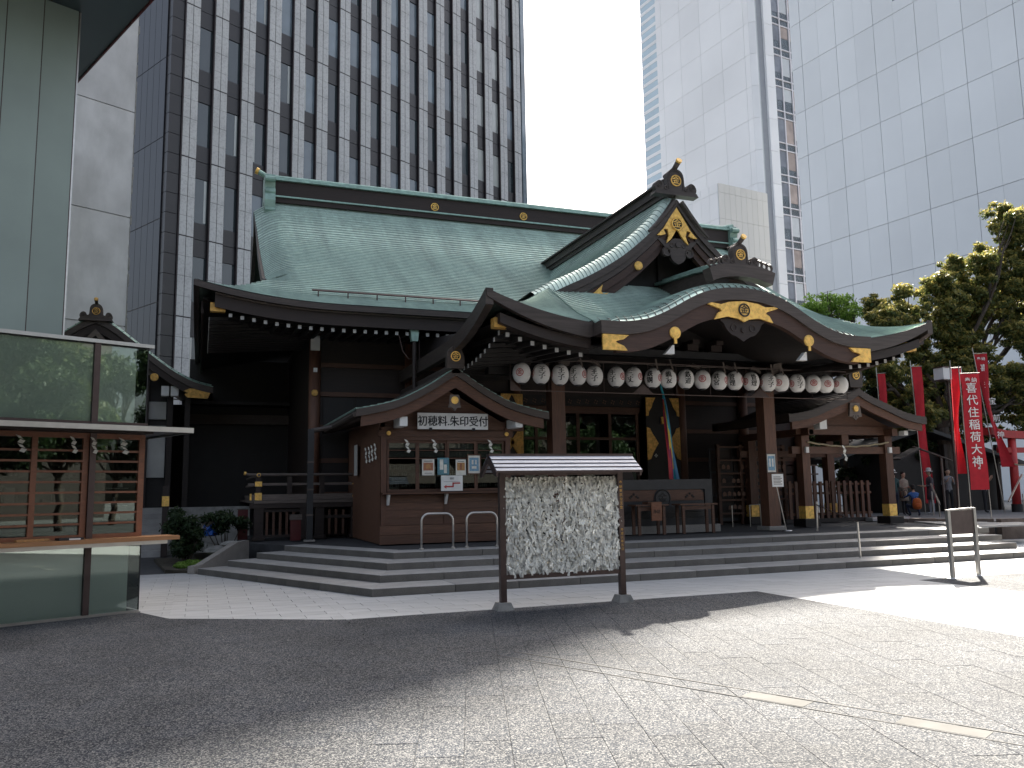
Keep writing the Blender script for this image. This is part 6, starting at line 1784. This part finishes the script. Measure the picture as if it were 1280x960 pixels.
b = MB(); b.box(22.03, 22.98, 8.74, 9.22, 5.722, 5.76); b.box(22.04, 22.97, 8.76, 9.2, 5.26, 5.298); b.build('lamp_cap', 'steeldark', lp)
to = thing('torii', (28.3, 10, .5), 'red wooden torii at the right edge, with a straw rope', 'torii')
for x in (26.55, 30.2):
    b = MB(); b.tube([(x+(.06 if x < 28 else -.06), 10, .5), (x+(.1 if x < 28 else -.1), 10, 3.45)], [.16, .14], 16); p = b.build('pillar', 'vermilion', to, smooth=True)
    MB().tube([(x+.06, 10, .5), (x+.06, 10, .8)], .19, 16).build('pillar_base', 'black', p)
b = MB(); kp = [(25.35, 3.55), (26.2, 3.43), (28.4, 3.38), (30.6, 3.43), (31.4, 3.55)]
b.slab([(a, z+.16) for a, z in kp], [(a, z-.12) for a, z in kp], 9.8, 10.2); b.build('top_lintel', 'vermilion', to)
MB().box(25.9, 30.9, 9.93, 10.07, 2.75, 2.95).build('tie_beam', 'vermilion', to)
b = MB(); b.tube([(25.6+3.5*t, 9.75, 2.36-.1*math.sin(math.pi*t)) for t in np.linspace(0, 1, 14)], .03, 6); tag(b.build('straw_rope', 'straw'), 'straw rope strung low across the red torii', 'rope')
shide((27.0, 9.7, 2.26), .55, 'white paper streamer hanging from the torii rope', s=1.5)
sh = thing('small_shrine', (28.0, 13.5, .5), 'low dark-roofed shrine pavilion behind the visitors', 'pavilion')
for sx in (-1, 1):
    b = MB(); x0 = 24.8
    b.slab([(19.6+.0, 2.6), (24.5, 3.9), (29.8, 2.5)], [(19.6, 2.45), (24.5, 3.75), (29.8, 2.35)], 12.0 if sx < 0 else 12.1, 12.08 if sx < 0 else 15.0)
    b.build('roof', 'slate', sh)
MB().box(22.8, 28.8, 12.6, 15, .5, 2.9).build('wall', 'dark', sh)
for x in (22.9, 25.8, 28.7): MB().box(x-.08, x+.08, 12.3, 12.46, .5, 3.2).build('post', 'darkbrown', sh)
sl_ = thing('slat_roof', (22.6, 9.8, 2.3), 'small pale-edged roof over a notice in front of the tree', 'roof')
for k in range(2):
    b = MB(); b.bar((21.9, 10.2-.3*k, 2.98-.1*k), (23.4, 10.2-.3*k, 2.55-.1*k), .1, .03); b.build('roof_slat', 'greywood', sl_)
MB().bar((21.9, 10.1, 2.90), (20.9, 10.1, 2.5), .5, .05).build('roof_board', 'dark', sl_)
MB().box(23.1, 23.16, 10.1, 10.16, .5, 2.6).build('post', 'greywood', sl_)
bx = MB(); bx.box(24.5, 27.2, 3.7, 3.9, .52, .66)
# white perimeter wall behind the tree
wl = thing('boundary_wall', (32, 22, .5), 'pale smooth wall with panel joints showing through the tree', 'wall')
for i in range(9):
    for j in range(2):
        MB().box(16+3.9*i, 19.87+3.9*i, 26, 26.2, .5+4.1*j, 4.57+4.1*j).build('wall_panel', 'panel_grey', wl)
# ------------------------------------------------------------------ trees and plants
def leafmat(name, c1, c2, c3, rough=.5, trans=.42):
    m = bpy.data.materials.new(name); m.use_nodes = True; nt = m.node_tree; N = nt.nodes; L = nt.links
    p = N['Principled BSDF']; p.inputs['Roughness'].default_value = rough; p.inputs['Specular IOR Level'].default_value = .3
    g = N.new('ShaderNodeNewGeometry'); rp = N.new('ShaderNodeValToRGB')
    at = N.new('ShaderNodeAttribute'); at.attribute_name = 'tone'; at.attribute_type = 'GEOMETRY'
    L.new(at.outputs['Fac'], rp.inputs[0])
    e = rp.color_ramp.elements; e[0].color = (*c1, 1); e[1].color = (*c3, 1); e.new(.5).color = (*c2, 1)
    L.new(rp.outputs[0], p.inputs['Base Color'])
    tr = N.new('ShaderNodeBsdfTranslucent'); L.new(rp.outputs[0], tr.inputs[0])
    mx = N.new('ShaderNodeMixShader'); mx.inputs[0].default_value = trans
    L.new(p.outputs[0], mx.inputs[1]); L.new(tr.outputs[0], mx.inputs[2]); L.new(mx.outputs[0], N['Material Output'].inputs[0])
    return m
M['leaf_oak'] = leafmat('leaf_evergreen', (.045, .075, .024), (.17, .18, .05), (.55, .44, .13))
M['leaf_dark'] = leafmat('leaf_dark', (.018, .036, .016), (.035, .062, .024), (.10, .13, .05))
M['leaf_spring'] = leafmat('leaf_spring', (.10, .20, .03), (.20, .34, .06), (.36, .48, .12), trans=.5)
M['leaf_shrub'] = leafmat('leaf_shrub', (.02, .04, .015), (.05, .08, .02), (.16, .17, .05))
def leaves(name, centers, radii, n, size, m, parent, tone_up=.5, flat=.75, seed=1, tone_noise=.35, dens_shell=.55):
    r = np.random.default_rng(seed); centers = np.array(centers, float); radii = np.array(radii, float)
    wgt = radii**2/np.sum(radii**2); idx = r.choice(len(centers), n, p=wgt)
    d = r.normal(size=(n, 3)); d /= np.linalg.norm(d, axis=1)[:, None]
    rad = radii[idx]*(dens_shell+(1-dens_shell)*r.random(n)**.6)*(.85+.3*r.random(n))
    # knobbly clump surface
    kn = .82+.22*np.sin(d[:, 0]*7+idx)*np.sin(d[:, 1]*6+idx*2)*np.sin(d[:, 2]*5+idx*3)
    P = centers[idx]+d*(rad*kn)[:, None]*np.array([1, 1, flat])
    s = size*(.6+.8*r.random(n))
    nrm = d+.9*r.normal(size=(n, 3)); nrm[:, 2] += .5; nrm /= np.linalg.norm(nrm, axis=1)[:, None]
    t = np.cross(nrm, r.normal(size=(n, 3))); t /= np.linalg.norm(t, axis=1)[:, None]; b = np.cross(nrm, t)
    s1 = t*s[:, None]; s2 = b*(s*.42)[:, None]; cup = nrm*(s*.12)[:, None]
    V = np.stack([P-s1, P+s2+cup, P+s1, P-s2+cup], 1).reshape(-1, 3)
    me = bpy.data.meshes.new(name); me.vertices.add(4*n); me.vertices.foreach_set('co', V.ravel())
    me.loops.add(4*n); me.loops.foreach_set('vertex_index', np.arange(4*n)); me.polygons.add(n)
    me.polygons.foreach_set('loop_start', np.arange(n)*4); me.polygons.foreach_set('loop_total', np.full(n, 4))
    me.update()
    tone = np.clip(.42+tone_up*(d[:, 2]*.5)*(rad/radii[idx])+tone_noise*r.normal(size=n)*.5, 0, 1)  # clump tops paler, undersides darker: sunlight put into the leaf colour
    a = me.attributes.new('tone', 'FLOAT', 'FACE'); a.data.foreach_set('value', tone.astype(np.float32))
    me.materials.append(M[m])
    o = bpy.data.objects.new(name, me); COL.objects.link(o)
    if parent is not None:
        me.transform(parent.matrix_world.inverted()); o.parent = parent
    return o
def limb(b, p, q, r0, r1, wob, rg, n=6):
    p = Vector(p); q = Vector(q); pts = []
    for k in range(n+1):
        t = k/n; o = Vector(rg.normal(size=3))*wob*math.sin(math.pi*t); pts.append(p.lerp(q, t)+o)
    b.tube(pts, [r0+(r1-r0)*k/n for k in range(n+1)], 7); return pts
def tree(loc, label, clumps, radii, n, size, m, trunk_r=.3, fork=2.6, seed=1, group=None, tops=None, thin=1, sprays=0, **k):
    rg = np.random.default_rng(seed)
    t = thing('tree', loc, label, 'tree', group)
    c = [(loc[0]+x, loc[1]+y, loc[2]+z) for x, y, z in clumps]
    b = MB(); f = Vector(loc)+Vector((rg.uniform(-.2, .2), 0, fork)); limb(b, loc, f, trunk_r, trunk_r*.75, .06, rg); b.build('trunk', 'bark', t, smooth=True)
    b = MB()
    for qi, q in enumerate(c):
        if qi % thin: continue
        pts = limb(b, f, Vector(q)*.92+f*.08, trunk_r*.42, .02, .18, rg)
        for j in range(5):
            s0 = pts[3+j % 3]; e = Vector(q)+Vector(rg.normal(size=3))*.28; limb(b, s0, e, .05, .012, .1, rg, 4)
    b.build('branches', 'bark', t, smooth=True)
    if sprays:   # break every clump into small sprays
        c2, r2 = [], []
        for q, r_ in zip(c, radii):
            for _ in range(sprays):
                d = rg.normal(size=3); d /= np.linalg.norm(d); rr_ = r_*rg.uniform(.35, 1.15)
                c2.append((q[0]+d[0]*rr_, q[1]+d[1]*rr_, q[2]+d[2]*rr_*.85)); r2.append(rg.uniform(.16, .42))
        c, radii = c2, r2
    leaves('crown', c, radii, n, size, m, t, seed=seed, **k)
    return t
def blob(n, cx, cy, cz, rx, ry, rz, r, seed, lo=0.):
    g = np.random.default_rng(seed); out = []; rr = []
    while len(out) < n:
        p = g.uniform(-1, 1, 3)
        if np.linalg.norm(p) > 1 or np.linalg.norm(p) < lo: continue
        out.append((cx+p[0]*rx, cy+p[1]*ry, cz+p[2]*rz)); rr.append(r*g.uniform(.7, 1.3))
    return out, rr
# big evergreen on the right: crown stepping up to the right edge
gt = np.random.default_rng(11); topf = Cubic([(-5.6, 7.0), (-4.4, 7.7), (-3.1, 8.5), (-1.8, 9.3), (-.4, 10.1), (.8, 10.9), (2., 11.6), (3., 11.0), (3.8, 12.6), (5.2, 13.9), (6.4, 14.2), (8, 14.2)])
c, rr = [], []
for dx in np.arange(-5.3, 8.0, .95):
    z = 3.6+.5*gt.random()
    while z < topf(dx)-.35:
        r = gt.uniform(.6, 1.0)
        if z > topf(dx)-1.3: r *= .8
        if gt.random() > (.10 if z > 5.5 else .3) and not (dx < -3.2 and z < 5.6): c.append((dx+gt.uniform(-.35, .35), gt.uniform(-.9, .9), z)); rr.append(r)
        z += .95
tree((26.2, 12.6, .5), 'large evergreen with golden new growth and sunlit-coloured tops filling the right edge above the banners', c, rr, 230000, .085, 'leaf_oak', .34, 3.4, 3, tone_up=.9, dens_shell=.15, thin=7, sprays=26)
c, rr = blob(16, -3.0, 0, 3.0, 3.3, 1.2, 1.9, .85, 5)
tree((25.6, 13.8, .5), 'dark broadleaf tree behind the banners and the visitors', c, rr, 30000, .10, 'leaf_dark', .16, 1.6, 5, tone_noise=.6, dens_shell=.15, thin=2, sprays=10)
c, rr = blob(14, 0, 0, 8.4, 1.8, .8, .55, .5, 6)
tree((22.3, 14.2, .5), 'light green spring tree just above the right porch roof', c, rr, 5200, .075, 'leaf_spring', .10, 3., 6, dens_shell=.1, thin=2, sprays=7)
c, rr = blob(20, 0, 0, 5.2, 4.6, 1.2, 2.4, .95, 25)
tree((29.0, 15.6, .5), 'dense dark tree filling in behind the large evergreen at the right edge', c, rr, 45000, .10, 'leaf_dark', .18, 2.2, 25, tone_noise=.6, dens_shell=.15, thin=3, sprays=14)
# shrubs on the terrace edge
for i, (x, y, lab) in enumerate(((22.3, 5.2, 'yellowish shrub behind the retaining wall, left of the long banner'), (24.3, 5.6, 'small flowering shrub behind the retaining wall, right of the long banner'))):
    t = thing('shrub', (x, y, .5), lab, 'shrub'); b = MB()
    for k in range(6): b.tube([(x, y, .5), (x+rng.uniform(-.3, .3), y+rng.uniform(-.2, .2), .8)], [.012, .006], 5)
    b.build('stems', 'bark', t); c, rr = blob(5, x, y, .78, .45, .3, .15, .22, 20+i); leaves('foliage', c, rr, 1500, .035, 'leaf_shrub', t, seed=30+i)
# bushes, stones, bucket left of the steps
t = thing('bush', (-2.75, 7.9, 0), 'dark leafy bush beside the left end of the steps', 'bush'); b = MB()
for k in range(9): b.tube([(-2.8, 7.9, 0), (-2.8+rng.uniform(-.3, .3), 7.9+rng.uniform(-.2, .2), .5), (-2.8+rng.uniform(-.7, .7), 7.9+rng.uniform(-.4, .4), 1.0)], [.025, .015, .006], 5)
b.build('stems', 'bark', t); c, rr = blob(10, -2.75, 7.9, .85, .55, .4, .6, .28, 40); leaves('foliage', c, rr, 5200, .045, 'leaf_dark', t, seed=41, dens_shell=.2)
t = thing('bush', (-1.95, 8.6, 0), 'spreading low bush behind the cheek stone of the steps', 'bush'); b = MB()
for k in range(7): b.tube([(-1.95, 8.6, 0), (-1.95+rng.uniform(-.6, .6), 8.6+rng.uniform(-.2, .2), 1.0)], [.02, .006], 5)
b.build('stems', 'bark', t); c, rr = blob(7, -1.95, 8.5, 1.05, .6, .3, .25, .25, 43); leaves('foliage', c, rr, 2200, .045, 'leaf_dark', t, seed=44, dens_shell=.2)
g = MB(); g.prism([(-3.2, 6.3), (-2.75, 5.9), (-1.5, 7.8), (-1.6, 11), (-3.6, 10)], -.03, .06); bedm = tag(g.build('planting_bed', 'soil'), kind='structure')
c, rr = blob(16, -2.6, 7.0, .1, .5, .9, .05, .16, 50); tag(leaves('ground_cover', c, rr, 5000, .03, 'leaf_spring', None, seed=51, flat=.4), kind='stuff')
for i, (x, y, z, r, lab) in enumerate(((-2.0, 7.75, .34, .3, 'low rough stone at the top of the planting bed'), (-1.85, 7.4, .50, .17, 'rounded pale stone lying by the cheek stone'), (-2.55, 8.9, .3, .45, 'flat mossy boulder behind the bush'))):
    b = MB(); b.lathe((0, 0, 0), [(r*.55, -r*.4), (r, -r*.1), (r*.95, r*.15), (r*.5, r*.38), (r*.1, r*.42)], 11)
    for k, v in enumerate(b.v): q = 1+.16*math.sin(k*2.3+i); b.v[k] = (v[0]*q*1.3, v[1]*q, v[2])
    b.box(-r*.4, r*.4, -r*.3, r*.3, -z, -r*.2)
    o = b.build('rock', 'stone'); o.location = (x, y, z); tag(o, lab, 'rock')
M['bluefilm'] = mat('blue_film', (.01, .10, .45), .35, 0, .3, 8, .5, 12)
b = MB(); b.lathe((0, 0, 0), [(.10, 0), (.17, .03), (.20, .15), (.16, .26), (.08, .31), (.02, .30)], 9)
for k, v in enumerate(b.v): q = 1+.22*math.sin(k*1.7); b.v[k] = (v[0]*q, v[1]*q, v[2])
o = b.build('plastic_bag', 'bluefilm'); o.location = (-2.28, 9.0, .62); tag(o, 'crumpled blue plastic bag on the boulder behind the bush', 'bag')
for x, y, z1, lab in ((-1.52, 9.2, 1.25, 'dark red post box under the left end of the veranda'), (-.35, 7.9, 1.0, 'red fire extinguisher cabinet by the downpipe')):
    t = thing('fire_cabinet', (x, y, .5), lab, 'cabinet'); MB().box(x-.12, x+.12, y-.1, y+.1, .5, z1).build('cabinet', 'extred', t)
    MB().box(x-.14, x+.14, y-.12, y+.12, z1, z1+.12 if x > -1 else z1+.02).build('cabinet_top', 'greywood', t)
b = MB(); b.bar((-2.0, 9.0, 1.06), (-1.15, 8.9, .86), .02); tag(b.build('bamboo_pole', 'greywood'), 'thin pale pole lying across the planting bed', 'pole')
# trees behind the camera, mirrored in the glass
for i, (x, y, lab) in enumerate(((-9, -24, 'broad street tree behind the viewpoint, mirrored in the left glass'), (1.5, -27, 'street tree behind the viewpoint facing the shrine doors'), (12, -25, 'street tree behind the viewpoint at the plaza edge'), (-17, -20, 'street tree behind the viewpoint, beyond the left glass'), (7, -30, 'tall street tree behind the viewpoint facing the porch'), (18, -27, 'street tree behind the viewpoint, mirrored in the hall doors'), (25, -31, 'street tree far behind the viewpoint to the right'), (32, -29, 'rightmost street tree behind the viewpoint'), (16, -18, 'young street tree behind the viewpoint near the plaza corner'))):
    c, rr = blob(14, 0, 0, 6.4, 3.6, 2.4, 3.4, 1.5, 60+i)
    tree((x, y, 0), lab, c, rr, 14000, .15, 'leaf_shrub' if i in (0, 3, 5) else 'leaf_dark', .2, 2.6, 60+i)
